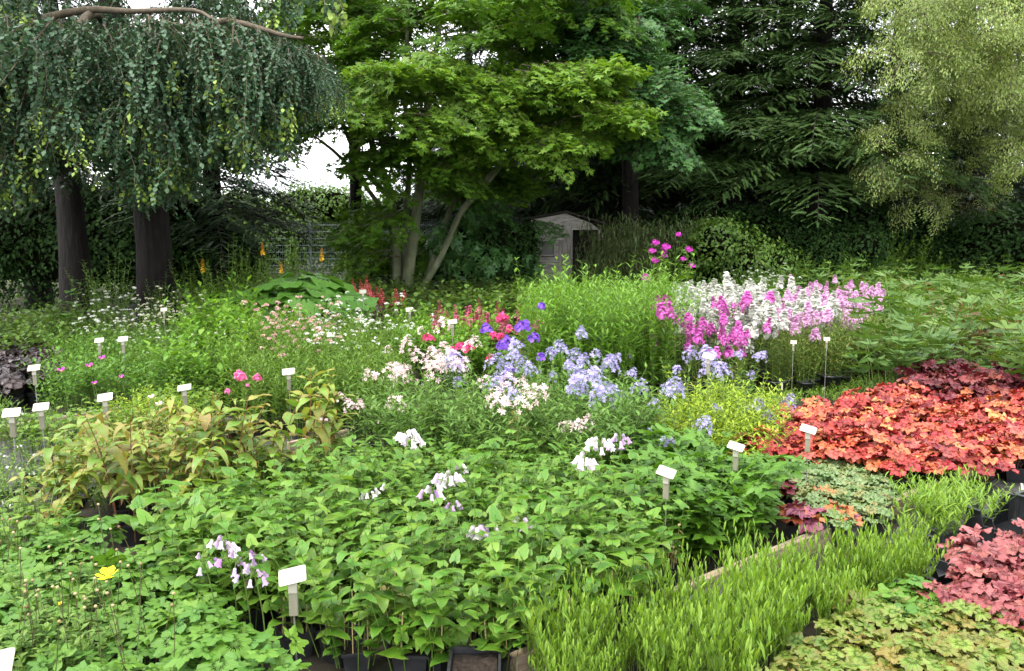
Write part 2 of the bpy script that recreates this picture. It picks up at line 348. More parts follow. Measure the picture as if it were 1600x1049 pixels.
def tubes(P0, P1, P2, r0, r1, seg=4, sides=4):
    """many thin bent stems: quadratic curves P0-P1-P2"""
    P0, P1, P2 = [np.atleast_2d(p).astype(float) for p in (P0, P1, P2)]; n = len(P0)
    r0 = np.broadcast_to(r0, (n,)); r1 = np.broadcast_to(r1, (n,))
    ax = nrm(P2-P0); h = np.where(np.abs(ax[:, 2:3]) > .9, np.array([[1., 0, 0]]), np.array([[0, 0, 1.]]))
    u = nrm(np.cross(ax, h)); v = np.cross(ax, u)
    rows = []
    for i in range(seg+1):
        t = i/seg; c = (1-t)**2*P0+2*t*(1-t)*P1+t*t*P2; r = (r0*(1-t)+r1*t)[:, None]
        for k in range(sides):
            a = 2*PI*k/sides; rows.append(c+r*(math.cos(a)*u+math.sin(a)*v))
    V = np.stack(rows, 1).reshape(-1, 3); F = []
    for i in range(seg):
        for k in range(sides):
            a, b = i*sides+k, i*sides+(k+1) % sides; F += [(a, b, b+sides), (a, b+sides, a+sides)]
    F = np.array(F); m = (seg+1)*sides
    return V, (F[None]+(np.arange(n)*m)[:, None, None]).reshape(-1, 3)
def pathtube(pts, rad, sides=10, wob=.06, res=3):
    """one limb along a smoothed path"""
    pts = np.array(pts, float); rad = np.array(rad, float); n = len(pts)
    t = np.linspace(0, n-1, (n-1)*res+1); o = []; rr = []
    for x in t:
        i = min(int(x), n-2); f = x-i; p0, p1, p2, p3 = pts[max(i-1, 0)], pts[i], pts[i+1], pts[min(i+2, n-1)]
        o.append(.5*((2*p1)+(-p0+p2)*f+(2*p0-5*p1+4*p2-p3)*f*f+(-p0+3*p1-3*p2+p3)*f**3)); rr.append(rad[i]*(1-f)+rad[i+1]*f)
    o = np.array(o); V = []; F = []
    for i, p in enumerate(o):
        d = nrm(o[min(i+1, len(o)-1)]-o[max(i-1, 0)]); h = np.array([1., 0, 0]) if abs(d[0]) < .8 else np.array([0, 1., 0])
        u = nrm(np.cross(d, h)); v = np.cross(d, u)
        for k in range(sides):
            a = 2*PI*k/sides; r = rr[i]*(1+wob*math.sin(3*a+i*.7)+wob*rng.normal()*.4); V.append(p+r*(math.cos(a)*u+math.sin(a)*v))
    for i in range(len(o)-1):
        for k in range(sides):
            a, b = i*sides+k, i*sides+(k+1) % sides; F += [(a, b, b+sides), (a, b+sides, a+sides)]
    return np.array(V), np.array(F), o
def box(c, s, rz=0., bev=0., taper=1.):
    x, y, z = [k/2 for k in s]; V = []
    b = bev
    if b == 0:
        V = [(sx*x*(1 if sz > 0 else taper), sy*y*(1 if sz > 0 else taper), sz*z) for sz in (-1, 1) for sy in (-1, 1) for sx in (-1, 1)]
        F = [(0, 2, 3), (0, 3, 1), (4, 5, 7), (4, 7, 6), (0, 1, 5), (0, 5, 4), (2, 6, 7), (2, 7, 3), (0, 4, 6), (0, 6, 2), (1, 3, 7), (1, 7, 5)]
    else:
        for zz, k in ((-z, 1), (-z+b, 0), (z-b, 0), (z, 1)):
            kx, ky = (x-b*k), (y-b*k)
            V += [(-kx, -ky+b*(1-k), zz), (-kx+b, -ky, zz), (kx-b, -ky, zz), (kx, -ky+b, zz), (kx, ky-b, zz), (kx-b, ky, zz), (-kx+b, ky, zz), (-kx, ky-b, zz)]
        F = []
        for j in range(3):
            for i in range(8):
                a, c2 = j*8+i, j*8+(i+1) % 8; F += [(a, c2, c2+8), (a, c2+8, a+8)]
        for i in range(1, 7): F += [(0, i+1, i), (24, 24+i, 24+i+1)]
    V = np.array(V, float); ca, sa = math.cos(rz), math.sin(rz)
    V = V@np.array([[ca, sa, 0], [-sa, ca, 0], [0, 0, 1.]])
    return V+np.array(c), np.array(F)

# ------------------------------------------------------------------ scene tree
def tag(o, label=None, cat=None, group=None, kind=None):
    for k, v in (('label', label), ('category', cat), ('group', group), ('kind', kind)):
        if v: o[k] = v
    return o
def obj(name, me, parent=None, mat4=None, kind=None):
    o = bpy.data.objects.new(name, me); C.objects.link(o)
    if parent is not None: o.parent = parent
    if mat4 is not None: o.matrix_basis = mat4
    if kind: o['kind'] = kind
    return o
def empty(name, loc, label, cat, group=None, rz=0., s=1.):
    o = bpy.data.objects.new(name, None); C.objects.link(o); o.empty_display_size = .05
    o.location = loc; o.rotation_euler = (0, 0, rz); o.scale = (s, s, s) if np.isscalar(s) else s
    return tag(o, label, cat, group)
def m4(R3, p):
    m = np.eye(4); m[:3, :3] = R3; m[:3, 3] = p; return Matrix(m.tolist())
class Proto(list):
    """parts of a plant in its own space: (name, mesh, matrix, kind)"""
    def part(s, name, me, mat4=None, kind=None): s.append((name, me, mat4, kind)); return s
def put(proto, name, label, cat, loc, rz=0., s=1., group=None, drop=()):
    r = empty(name, loc, label, cat, group, rz, s)
    for n, me, mt, kd in proto:
        if n in drop: continue
        obj(n, me, r, mt, kd)
    return r
ORD = ['first', 'second', 'third', 'fourth', 'fifth', 'sixth', 'seventh', 'eighth', 'ninth', 'tenth', 'eleventh', 'twelfth', 'thirteenth',
       'fourteenth', 'fifteenth', 'sixteenth', 'seventeenth', 'eighteenth', 'nineteenth', 'twentieth']
def nth(i):
    if i < 20: return ORD[i]
    t, u = divmod(i+1, 10); T = {2: 'twent', 3: 'thirt', 4: 'fort', 5: 'fift', 6: 'sixt'}.get(t, 'sevent')
    return T+'ieth' if u == 0 else T+'y-'+ORD[u-1]
def inside(poly, x, y):
    c = False; n = len(poly); j = n-1
    for i in range(n):
        xi, yi = poly[i]; xj, yj = poly[j]
        if (yi > y) != (yj > y) and x < (xj-xi)*(y-yi)/(yj-yi)+xi: c = not c
        j = i
    return c
def spots(poly_px, z, sp, jit=.25, spy=None):
    """planting spots in rows on the ground under a bed outline given at height z"""
    poly = [tuple(at(px, py, z)[:2]) for px, py in poly_px]
    xs = [p[0] for p in poly]; ys = [p[1] for p in poly]; spy = spy or sp; rows = []
    y = min(ys)+spy*.4; k = 0
    while y < max(ys):
        row = []; x = min(xs)+(k % 2)*sp*.5
        while x < max(xs):
            if inside(poly, x, y): row.append((x+rng.normal()*jit*sp, y+rng.normal()*jit*spy))
            x += sp
        if row: rows.append(sorted(row))
        y += spy; k += 1
    return rows
def bed(name, desc, cat, rows, protos, group, smin=.85, smax=1.15, sfn=None, where='in its bed'):
    for r, row in enumerate(rows):
        for i, (x, y) in enumerate(row):
            rw = 'front row' if r == 0 else ('back row' if r == len(rows)-1 else nth(r)+' row')
            s = rng.uniform(smin, smax)*(sfn(x, y) if sfn else 1)
            p = protos[rng.integers(len(protos))]
            put(p, name, f'{desc}, {rw}, {nth(i)} from left', cat, (x, y, 0), rng.random()*6.28, s, group)

# ------------------------------------------------------------------ plant builders
T_lance = [blade(6, .17, .38, .3, 1.1, .15), blade(6, .2, .4, .25, .6, .2), blade(6, .15, .36, .4, 1.5, .1)]
T_phlox = blade(4, .12, .38, .25, .5)
T_thin = blade(3, .06, .5, .2, .25)
T_small = blade(2, .25, .5, .2, .4)
T_oval = blade(4, .34, .48, .15, .4, .1)
T_maple = palmate(5, .55, 0, 21, 2.2, .62, -.15, .05, 1.1, 3, 2, .15)
T_quad = (np.array([(-.3, .45, .06), (0, 0, 0), (.3, .45, .06), (0, 1, -.08)]), np.array([(0, 1, 3), (1, 2, 3)]), np.array([(.5, -1, 1), (0, 0, 0), (.5, 1, 1), (1, 0, 1)], float))
T_star = star(5, .42, 1., .15)
T_star_n = star(5, .24, 1., .35)

def stem_leaves(nst, H, rad, lean, npairs, lsize, el=.6, t0=.2, opp=True, whorl=2, bend=.3, taper=.5, hvar=.15):
    """stems and where their leaves sit"""
    a = rng.random(nst)*2*PI; q = rad*np.sqrt(rng.random(nst))
    P0 = np.stack([q*np.cos(a), q*np.sin(a), np.zeros(nst)+.03], 1)
    h = H*(1+hvar*rng.normal(size=nst)).clip(.55, 1.35); le = lean*h*(q/max(rad, 1e-6)*.8+.2+rng.normal(size=nst)*.15)
    dr = np.stack([np.cos(a), np.sin(a)], 1)
    P2 = P0.copy(); P2[:, :2] += dr*le[:, None]; P2[:, 2] = h
    P1 = (P0+P2)/2; P1[:, :2] -= dr*(bend*le)[:, None]; P1[:, 2] += .1*h
    pos, dirs, sz = [], [], []
    ph = rng.random(nst)*6
    for k in range(npairs):
        t = t0+(1-t0)*(k+.5)/npairs
        c = (1-t)**2*P0+2*t*(1-t)*P1+t*t*P2
        for m in range(whorl if opp else 1):
            az = ph+(k*PI/2+m*2*PI/whorl if opp else k*2.4)+rng.normal(size=nst)*.25
            e = el+rng.normal(size=nst)*.2+.3*t
            pos.append(c); dirs.append(np.stack([np.cos(az)*np.cos(e), np.sin(az)*np.cos(e), np.sin(e)], 1))
            sz.append(lsize*(1-taper*abs(t-.45)*1.6)*(1+.27*rng.normal(size=nst)).clip(.4, 1.6))
    return P0, P1, P2, np.concatenate(pos), np.concatenate(dirs), np.concatenate(sz)
def stem_plant(nst, H, rad, lean, npairs, lsize, T, lmat, smat='stem', sr=.0025, leafpart=None, **k):
    """plant of leafy stems; leafpart: leaf meshes to be set out one by one"""
    P0, P1, P2, p, d, s = stem_leaves(nst, H, rad, lean, npairs, lsize, **k)
    pr = Proto()
    pr.part('stems', Geo().raw(*tubes(P0, P1, P2, sr, sr*.5)).mesh('stems', smat), kind='stuff')
    Fm = frames(d, None, s)
    if leafpart:
        for i in range(len(p)): pr.part('leaf', leafpart[i % len(leafpart)], m4(Fm[i], p[i]))
    else: pr.part('foliage', Geo().add(T, Fm, p).mesh('foliage', lmat))
    pr.tips = P2; pr.tipdir = nrm(P2-P1); return pr
def mound_plant(nl, Rr, H, lsize, meshes, smat='stem', droop=.35, sr=.0018, tilt=.5, merged=None, lmat=None):
    """rosette of stalked leaves"""
    pr = Proto(); i = np.arange(nl); a = i*2.4+rng.normal(size=nl)*.2; q = ((i+.6)/nl)**.5
    P0 = np.stack([.015*np.cos(a), .015*np.sin(a), np.full(nl, .04)], 1)
    P2 = np.stack([Rr*q*np.cos(a), Rr*q*np.sin(a), H*(1-droop*q**2)*(1+.1*rng.normal(size=nl))], 1)
    P1 = P2*[.35, .35, .9]
    pr.part('leaf_stalks', Geo().raw(*tubes(P0, P1, P2, sr, sr*.8, 3, 3)).mesh('leaf_stalks', smat), kind='stuff')
    e = -tilt*q+rng.normal(size=nl)*.22+.1; az = a+rng.normal(size=nl)*.45
    d = np.stack([np.cos(az)*np.cos(e), np.sin(az)*np.cos(e), np.sin(e)], 1)
    up = np.stack([.5*q*np.cos(a), .5*q*np.sin(a), np.ones(nl)], 1)+rng.normal(size=(nl, 3))*.2
    s = lsize*(.75+.4*rng.random(nl)); Fm = frames(d, up, s)
    P2 = P2-nrm(d)*(s*.3)[:, None]
    if merged is not None: pr.part('foliage', Geo().add(merged, Fm, P2).mesh('foliage', lmat))
    else:
        for k in range(nl): pr.part('leaf', meshes[k % len(meshes)], m4(Fm[k], P2[k]))
    return pr
def head(n, rr, hh, fs, T, mat, cone=.5, seedname='blossoms'):
    """cluster of florets on a dome: rr radius, hh height"""
    i = np.arange(n); t = (i+.5)/n; a = i*2.4+rng.normal(size=n)*.3
    r = rr*np.sqrt(np.clip(1-t, 0, 1))*(1-cone*t) ; z = hh*t**.8
    p = np.stack([r*np.cos(a), r*np.sin(a), z-hh*.35], 1)+rng.normal(size=(n, 3))*rr*.1
    d = nrm(p+np.array([0, 0, hh*.3])+rng.normal(size=(n, 3))*rr*.35)
    s = fs*(.8+.4*rng.random(n))
    return Geo().add(T, frames(d, rng.normal(size=(n, 3)), s), p).mesh(seedname, mat)
def add_heads(pr, meshes, frac=1., name='blossoms', s=1., up=.6, lift=0.):
    for i, (p, d) in enumerate(zip(pr.tips, pr.tipdir)):
        if rng.random() > frac: continue
        dd = nrm(d+np.array([0, 0, up]))
        f = frames(np.array([0, 1., 0]) if abs(dd[2]) < .2 else np.cross(dd, [1., .1, 0]), dd, s*rng.uniform(.75, 1.2))[0]
        pr.part(name, meshes[i % len(meshes)], m4(f, p+dd*lift))
    return pr
def pot_mesh(w=.12, h=.11, round_=False):
    g = Geo(); n = 16 if round_ else 4; c = .5*w/(1 if round_ else math.cos(PI/4))
    V, F, _ = lathe([(c*.78, 0), (c*.97, h*.9), (c*1.06, h*.9), (c*1.06, h), (c*.95, h), (c*.93, h*.86)], n)
    V = V[:, [0, 2, 1]]
    if not round_:
        k = math.cos(PI/4); V[:, :2] = V[:, :2]@np.array([[k, k], [-k, k]])
    g.raw(V, F[:, ::-1])
    return g.mesh('pot', 'plastic', round_), n
def soil_mesh(w, h):
    g = Geo(); n = 6; V = []; F = []
    for i in range(n+1):
        for j in range(n+1): V.append(((i/n-.5)*w*.9, (j/n-.5)*w*.9, h*.86+rng.normal()*.003))
    for i in range(n):
        for j in range(n): a = i*(n+1)+j; F += [(a, a+n+1, a+n+2), (a, a+n+2, a+1)]
    return g.raw(V, F).mesh('soil', 'soil')
POT = pot_mesh()[0]; SOIL = soil_mesh(.12, .11); POTB = pot_mesh(.17, .15)[0]; SOILB = soil_mesh(.17, .15); POTR = pot_mesh(.2, .17, True)[0]; SOILR = soil_mesh(.165, .17)
def potted(pr, big=0):
    a, b = ((POT, SOIL), (POTB, SOILB), (POTR, SOILR))[big]
    pr.part('pot', a); pr.part('soil', b); return pr

# ================================================================== THE SETTING
def sheet(name, poly, z, mat, nsub=0):
    g = Geo(); V = [(x, y, z) for x, y in poly]; F = [(0, i, i+1) for i in range(1, len(poly)-1)]
    o = obj(name, g.raw(V, F).mesh(name, mat, False)); o['kind'] = 'structure'; return o
M['earth'] = solid_mat('dark_earth_with_litter', [(.008, .007, .005), (.02, .017, .011), (.04, .034, .022), (.03, .04, .014)], 3, 1, bump=.8, dist=.03, detail=12)
sheet('ground', [(-160, -40), (160, -40), (160, 260), (-160, 260)], 0, 'earth')
def pp(lst, z=0): return [tuple(at(x, y, z)[:2]) for x, y in lst]
sheet('path', pp([(1380, 850), (1580, 850), (1760, 800), (1900, 700), (1700, 640), (1600, 650), (1500, 720)]), .004, 'paving')
sheet('path', pp([(1330, 590), (1420, 620), (1700, 600), (1700, 560), (1500, 556), (1380, 560)]), .004, 'paving')
sheet('path', pp([(-300, 720), (0, 770), (240, 720), (560, 700), (560, 672), (230, 672), (-100, 650)]), .004, 'paving')

def plank_between(name, a, b, w, h, label, z0=0., mat='timber', n=1):
    a = np.array(a); b = np.array(b); d = b-a; Lg = np.linalg.norm(d[:2]); rz = math.atan2(d[1], d[0])
    r = empty(name, ((a+b)/2).tolist()[:2]+[z0], label, 'edging board', 'timber boards edging the beds', rz)
    for i in range(n):
        l = Lg/n
        V, F = box((-Lg/2+l*(i+.5), rng.normal()*.002, h/2), (l-.006, w, h), 0, .004)
        obj('board', Geo().raw(V, F).mesh('board', mat, False), r)
    return r
plank_between('timber_edging', at(800, 1065), at(1640, 700), .045, .1, 'weathered timber edging running behind the narrow green shoots to the orange-red bed', n=4)
plank_between('timber_edging', at(0, 690), at(200, 655), .05, .12, 'weathered timber edging at the far end of the herb beds', n=2)
plank_between('timber_edging', at(450, 712), at(545, 690), .04, .1, 'pale board edge of the grey-fronted trough beside the yellowing plants')
plank_between('timber_edging', at(1330, 596), at(1420, 585), .05, .1, 'low timber board at the foot of the white phlox')

# ================================================================== TREES
def tree_root(name, px, py, Y, label, group=None):
    p = atd(px, py, Y); return empty(name, (p[0], Y, 0), label, 'tree', group), np.array([p[0], Y, 0])
def limb_part(root, base, pts, rad, mat, name='limb', sides=8):
    V, F, o = pathtube(np.array(pts)-base, rad, sides); obj(name, Geo().raw(V, F).mesh(name, mat), root); return o+base

# --- weeping beech
def strand_mesh(Ls, nside, lime):
    g = Geo(); n = 7; t = np.linspace(0, 1, n)
    x = .18*Ls*np.sin(t*1.6)*1.0; z = -Ls*t**1.15; y = .05*np.sin(t*5+rng.random()*6)
    main = np.stack([x, y, z], 1)
    V, F, o = pathtube(main, np.linspace(.012, .003, n), 4, 0, 2); g.raw(V, F, 1)
    lp, ldr, lv = [], [], []
    def along(c, m, k0, tip):
        for j in range(m):
            f = (j+.5)/m; q = f*(len(c)-1); i = min(int(q), len(c)-2); p = c[i]+(c[i+1]-c[i])*(q-i)
            a = (j % 2)*PI+k0+rng.normal()*.5
            d = np.array([math.cos(a)*.8, math.sin(a)*.8, -.55+rng.normal()*.3]); lp.append(p+d*.015); ldr.append(d)
            L_ = lime and tip > .9 and f > .5 and rng.random() < .8
            lv.append(rng.uniform(.93, 1) if (L_ and rng.random() < .85) else rng.uniform(0, .84))
    along(main, int(Ls*30), 0, 1.)
    for s in range(nside):
        t0 = rng.uniform(.02, .85); q = t0*(n-1); i = int(q); p = main[i]+(main[i+1]-main[i])*(q-i)
        a = rng.random()*6.28; ln = rng.uniform(.25, .7)*(1.1-t0*.5)
        tt = np.linspace(0, 1, 4)[:, None]; out_ = np.array([math.cos(a), math.sin(a), 0])
        c = p+out_*ln*.55*np.sin(tt*1.5)+np.array([0, 0, -1.])*ln*tt**1.6
        V, F, _ = pathtube(c, [.005, .004, .003, .002], 3, 0, 1); g.raw(V, F, 1)
        along(c, int(ln*44)+3, a, t0+.3)
    lp = np.array(lp); ldr = np.array(ldr); up = ldr*[1.2, 1.2, 0]+np.array([0, 0, .6])+rng.normal(size=ldr.shape)*.25
    g.add(T_oval, frames(ldr, up, .07*(.7+.5*rng.random(len(lp)))), lp, var=np.array(lv), mi=0)
    return g.mesh('hanging_branch', ['beech', 'twig'])
def beech():
    r, b = tree_root('weeping_beech', 245, 480, 13.6, 'weeping tree with a curtain of dark blue-green leaves and lime young tips')
    strands = [strand_mesh(L_, ns, True) for L_, ns in ((1.1, 12), (1.4, 16), (1.7, 20), (2.0, 24), (.9, 10), (1.3, 16))]
    strands_d = [strand_mesh(L_, ns, False) for L_, ns in ((.9, 10), (1.2, 13), (1.5, 16), (.8, 9))]
    limb_part(r, b, [b, b+[.02, 0, 1], b+[-.05, .05, 2.4], b+[-.25, -.1, 4.2], b+[-.5, -.3, 6.0]], [.36, .29, .26, .2, .12], 'bark_dark', 'trunk', 14)
    top = b+np.array([-.3, -.2, 4.6])
    for pts in ([(60, 40, 11.2), (130, 16, 10.8), (200, 18, 10.5), (300, 16, 10.2), (330, 30, 10.0)], [(60, 40, 11.0), (20, 80, 10.8), (0, 100, 10.5)],
                [(230, 40, 12), (310, 45, 10.8), (355, 32, 10.4), (440, 55, 10.2), (475, 60, 10.1)], [(240, 60, 12), (255, 110, 10), (240, 160, 9.7)],
                [(150, 20, 11), (110, 60, 10.2), (95, 100, 9.8), (85, 130, 9.6)], [(300, 60, 12), (400, 65, 12), (470, 100, 12), (505, 130, 12)]):
        w_ = [top]+[atd(*q) for q in pts]
        limb_part(r, b, w_, np.linspace(.07, .016, len(w_)), 'twig', 'limb', 6)
    # curtain: top edge follows the photo, hanging to its ragged lower edge
    low = [(-60, 320), (0, 335), (60, 330), (110, 240), (160, 255), (230, 330), (260, 320), (300, 250), (350, 290), (385, 265), (430, 215), (480, 190), (510, 150), (540, 110)]
    lx, ly = [p[0] for p in low], [p[1] for p in low]
    n = 0
    for k in range(520):
        px = rng.uniform(-70, 505); bot = np.interp(px, lx, ly)+rng.normal()*8; Y = rng.uniform(9.4, 12.8)
        m = (strands if (rng.random() < .5 and Y < 11.2) else strands_d); me = m[rng.integers(len(m))]
        ln = -min(v.co[2] for v in me.vertices)
        s = rng.uniform(.75, 1.1); hang = ln*s/Y*FPX
        top_y = rng.uniform(-170, max(bot-hang, -150)) if rng.random() < .68 else bot-hang
        top_y = max(top_y, 22+60*max(0, (px-380)/120)+rng.uniform(0, 20)) if top_y+hang > 0 and rng.random() < .9 else top_y
        if top_y+hang > bot+12: s *= max(.45, (bot-top_y)/hang)
        p = atd(px, top_y, Y)-b
        az = math.atan2(p[1]-.0, p[0])+rng.normal()*.5
        obj('hanging_branch', me, r, Matrix.Translation(p) @ Matrix.Rotation(az, 4, 'Z') @ Matrix.Rotation(rng.normal()*.2-.1, 4, 'Y') @ Matrix.Rotation(rng.normal()*.2, 4, 'X') @ Matrix.Scale(s, 4)); n += 1
beech()

# --- broad leaved trees made of layered leaf sprays
def spray_mesh(name, mat, nb=7, Ls=1.1, per=9, lsize=.13, T=T_maple, droop=.35, flat=.12, leaf_e=-.35):
    g = Geo(); lp, ld_ = [], []
    def br(p0, d, ln, m, r0):
        tt = np.linspace(0, 1, 5)[:, None]; c = p0+d*ln*tt+np.array([0, 0, -1.])*droop*ln*tt**2
        V, F, _ = pathtube(c, np.linspace(r0, r0*.3, 5), 4, 0, 1); g.raw(V, F, 1)
        for j in range(m):
            f = .15+.85*(j+.5)/m; q = f*4; i = min(int(q), 3); p = c[i]+(c[i+1]-c[i])*(q-i)
            for s in (-1, 1):
                a = s*rng.uniform(.5, 1.1); dd = np.array([d[0]*math.cos(a)-d[1]*math.sin(a), d[0]*math.sin(a)+d[1]*math.cos(a), leaf_e+rng.normal()*.25])
                lp.append(p+dd*lsize*rng.uniform(.3, .8)+[0, 0, rng.normal()*flat*.3]); ld_.append(dd)
        return c
    c = br(np.zeros(3), np.array([1., 0, .15]), Ls, per+3, .012)
    for k in range(nb):
        f = (k+.5)/nb; q = f*4; i = int(q); p = c[i]+(c[i+1]-c[i])*(q-i); s = 1 if k % 2 else -1; a = s*rng.uniform(.6, 1.1)
        br(p, np.array([math.cos(a), math.sin(a), .1+rng.normal()*flat]), Ls*(.75-.45*f)*rng.uniform(.8, 1.1), int(per*(1-.4*f)), .006)
    lp = np.array(lp); ld_ = np.array(ld_); up = np.array([0, 0, 1.])+rng.normal(size=ld_.shape)*.28
    g.add(T, frames(ld_, up, lsize*(.65+.55*rng.random(len(lp)))), lp, mi=0)
    return g.mesh(name, [mat, 'twig'])
def scatter_sprays(root, base, n, poly, Y0, Y1, meshes, trunk_px, name='foliage', smin=.8, smax=1.25, holes=(), tilt=0.):
    xs = [p[0] for p in poly]; ys = [p[1] for p in poly]; k = 0; tries = 0
    while k < n and tries < n*40:
        tries += 1; px, py = rng.uniform(min(xs), max(xs)), rng.uniform(min(ys), max(ys))
        if not inside(poly, px, py) or any(((px-h[0])/h[2])**2+((py-h[1])/h[3])**2 < 1 for h in holes): continue
        Y = rng.uniform(Y0, Y1); p = atd(px, py, Y)-base
        az = math.atan2(p[1]-.6*(Y1-Y0)*.0, (p[0]-(trunk_px-800)/FPX*Y+base[0]*1.)) if False else math.atan2(p[1], p[0])+rng.normal()*.6
        m = meshes[rng.integers(len(meshes))]; s = rng.uniform(smin, smax)
        c = np.array([math.cos(az), math.sin(az), 0])*.5*s
        obj(name, m, root, Matrix.Translation(p-c) @ Matrix.Rotation(az, 4, 'Z') @ Matrix.Rotation(tilt+rng.normal()*.2, 4, 'Y') @ Matrix.Rotation(rng.normal()*.2, 4, 'X') @ Matrix.Scale(s, 4)); k += 1
def px3(l, Y0=None): return [atd(*q) for q in l]
gaps = [(495, 235, 72, 62), (430, 290, 60, 50), (560, 268, 32, 32), (480, 60, 16, 36), (610, 140, 18, 22), (525, 20, 22, 26), (740, 30, 14, 16)]
MS = [spray_mesh('foliage', 'maple', 9, 1.15, 14, .082) for _ in range(4)]
ML = [spray_mesh('foliage', 'maple_l', 9, 1.1, 15, .082) for _ in range(3)]
MB = [spray_mesh('foliage', 'maple_b', 9, 1.15, 14, .082) for _ in range(3)]
def maple():
    r, b = tree_root('maple_tree', 640, 450, 16.5, 'multi-stemmed bright green maple spreading over the grey shed')
    Y = 16.5
    for pts, r0, r1 in (([(632, 470, Y), (645, 380, Y), (655, 300, Y), (662, 200, Y), (680, 90, Y+.3), (700, -60, Y+.5)], .125, .04),
                        ([(622, 470, Y+.2), (618, 380, Y+.2), (605, 290, Y+.2), (583, 235, Y), (575, 170, Y), (560, 60, Y)], .12, .035),
                        ([(628, 470, Y+.5), (634, 340, Y+.5), (640, 250, Y+.6), (632, 140, Y+.6), (640, 0, Y+.6)], .085, .03),
                        ([(650, 465, Y-.1), (690, 400, Y-.2), (722, 330, Y-.3), (775, 262, Y-.6), (830, 222, Y-.9), (885, 185, Y-1.2)], .075, .02),
                        ([(615, 460, Y+.6), (612, 360, Y+.7), (570, 290, Y+.6), (520, 235, Y+.4), (470, 200, Y+.2)], .07, .02),
                        ([(660, 460, Y+.5), (695, 350, Y+.6), (740, 250, Y+.6), (790, 150, Y+.5), (840, 40, Y+.5)], .07, .02),
                        ([(722, 330, Y-.3), (790, 250, Y-.6), (812, 190, Y-1), (815, 165, Y-1.1)], .05, .02),
                        ([(775, 262, Y-.6), (840, 240, Y-1), (900, 215, Y-1.3), (935, 175, Y-1.5)], .045, .015),
                        ([(600, 300, Y+.2), (560, 250, Y), (520, 150, Y), (500, 60, Y)], .06, .02)):
        limb_part(r, b, px3(pts), np.linspace(r0, r1, len(pts)), 'bark_green', 'trunk' if r0 > .08 else 'limb', 9)
    crown = [(455, 250), (440, 90), (470, -40), (1000, -60), (970, 60), (940, 150), (900, 190), (850, 220), (790, 250), (740, 270), (690, 250), (600, 240), (540, 290), (470, 300)]
    scatter_sprays(r, b, 165, crown, 15.2, 18.8, MS, 640, holes=gaps)
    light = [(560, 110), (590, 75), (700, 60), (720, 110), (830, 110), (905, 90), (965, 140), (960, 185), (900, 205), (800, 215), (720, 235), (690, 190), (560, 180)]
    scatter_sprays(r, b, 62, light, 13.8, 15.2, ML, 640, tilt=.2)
    scatter_sprays(r, b, 42, [(450, 150), (470, -60), (960, -60), (960, 60), (820, 90), (700, 50), (600, 70), (560, 130), (540, 220), (480, 240)], 14.2, 16, MS, 640, holes=gaps, tilt=.15)
    scatter_sprays(r, b, 14, [(560, 200), (700, 230), (690, 270), (600, 250), (560, 240)], 14.5, 15.5, MS, 640, holes=gaps, tilt=.2)
    scatter_sprays(r, b, 16, [(660, 270), (740, 250), (800, 270), (820, 300), (740, 320)], 17, 18.5, MS, 640)
    scatter_sprays(r, b, 9, [(560, 320), (600, 300), (620, 330), (620, 400), (580, 430), (550, 400)], 15.5, 17, MS, 640, holes=gaps, tilt=.25)
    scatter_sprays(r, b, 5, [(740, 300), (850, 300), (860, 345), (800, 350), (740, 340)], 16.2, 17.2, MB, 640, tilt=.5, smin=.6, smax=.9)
    scatter_sprays(r, b, 60, [(430, -700), (1000, -700), (1000, -60), (430, -60)], 15, 19, MS, 640, tilt=0)
maple()
r_, b_ = tree_root('maple_tree', 985, 330, 18.5, 'blue-green maple boughs reaching out in front of the dark conifers', 'maples at the edge of the beds')
limb_part(r_, b_, px3([(985, 420, 18.5), (985, 250, 18.5), (990, 100, 18.5), (1000, -60, 18.5)]), [.22, .18, .15, .1], 'bark_dark', 'trunk')
limb_part(r_, b_, px3([(988, 180, 18.5), (1030, 150, 17), (1080, 130, 15.8)]), [.07, .04, .02], 'twig_dark', 'limb', 6)
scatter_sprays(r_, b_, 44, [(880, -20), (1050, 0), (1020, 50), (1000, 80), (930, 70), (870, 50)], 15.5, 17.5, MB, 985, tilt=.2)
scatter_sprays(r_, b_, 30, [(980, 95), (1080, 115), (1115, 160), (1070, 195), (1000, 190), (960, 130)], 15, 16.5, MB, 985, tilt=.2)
r_, b_ = tree_root('maple_tree', 548, 400, 20, 'thin green tree with a dark stem behind the weeping tree')
limb_part(r_, b_, px3([(552, 450, 20), (556, 300, 20), (552, 120, 20), (550, 20, 20), (545, -120, 20)]), [.16, .15, .14, .13, .08], 'bark_dark', 'trunk')
for q in ([(553, 60, 20), (510, 20, 19.5), (470, -20, 19)], [(553, 90, 20), (520, 60, 19.8), (488, 20, 19)], [(555, 140, 20), (590, 90, 20), (620, 20, 20)]):
    limb_part(r_, b_, px3(q), [.07, .045, .02], 'bark_dark', 'limb', 6)
scatter_sprays(r_, b_, 70, [(430, -200), (640, -200), (620, 60), (560, 110), (500, 120), (440, 60)], 18.5, 21.5, MS, 550, holes=gaps)

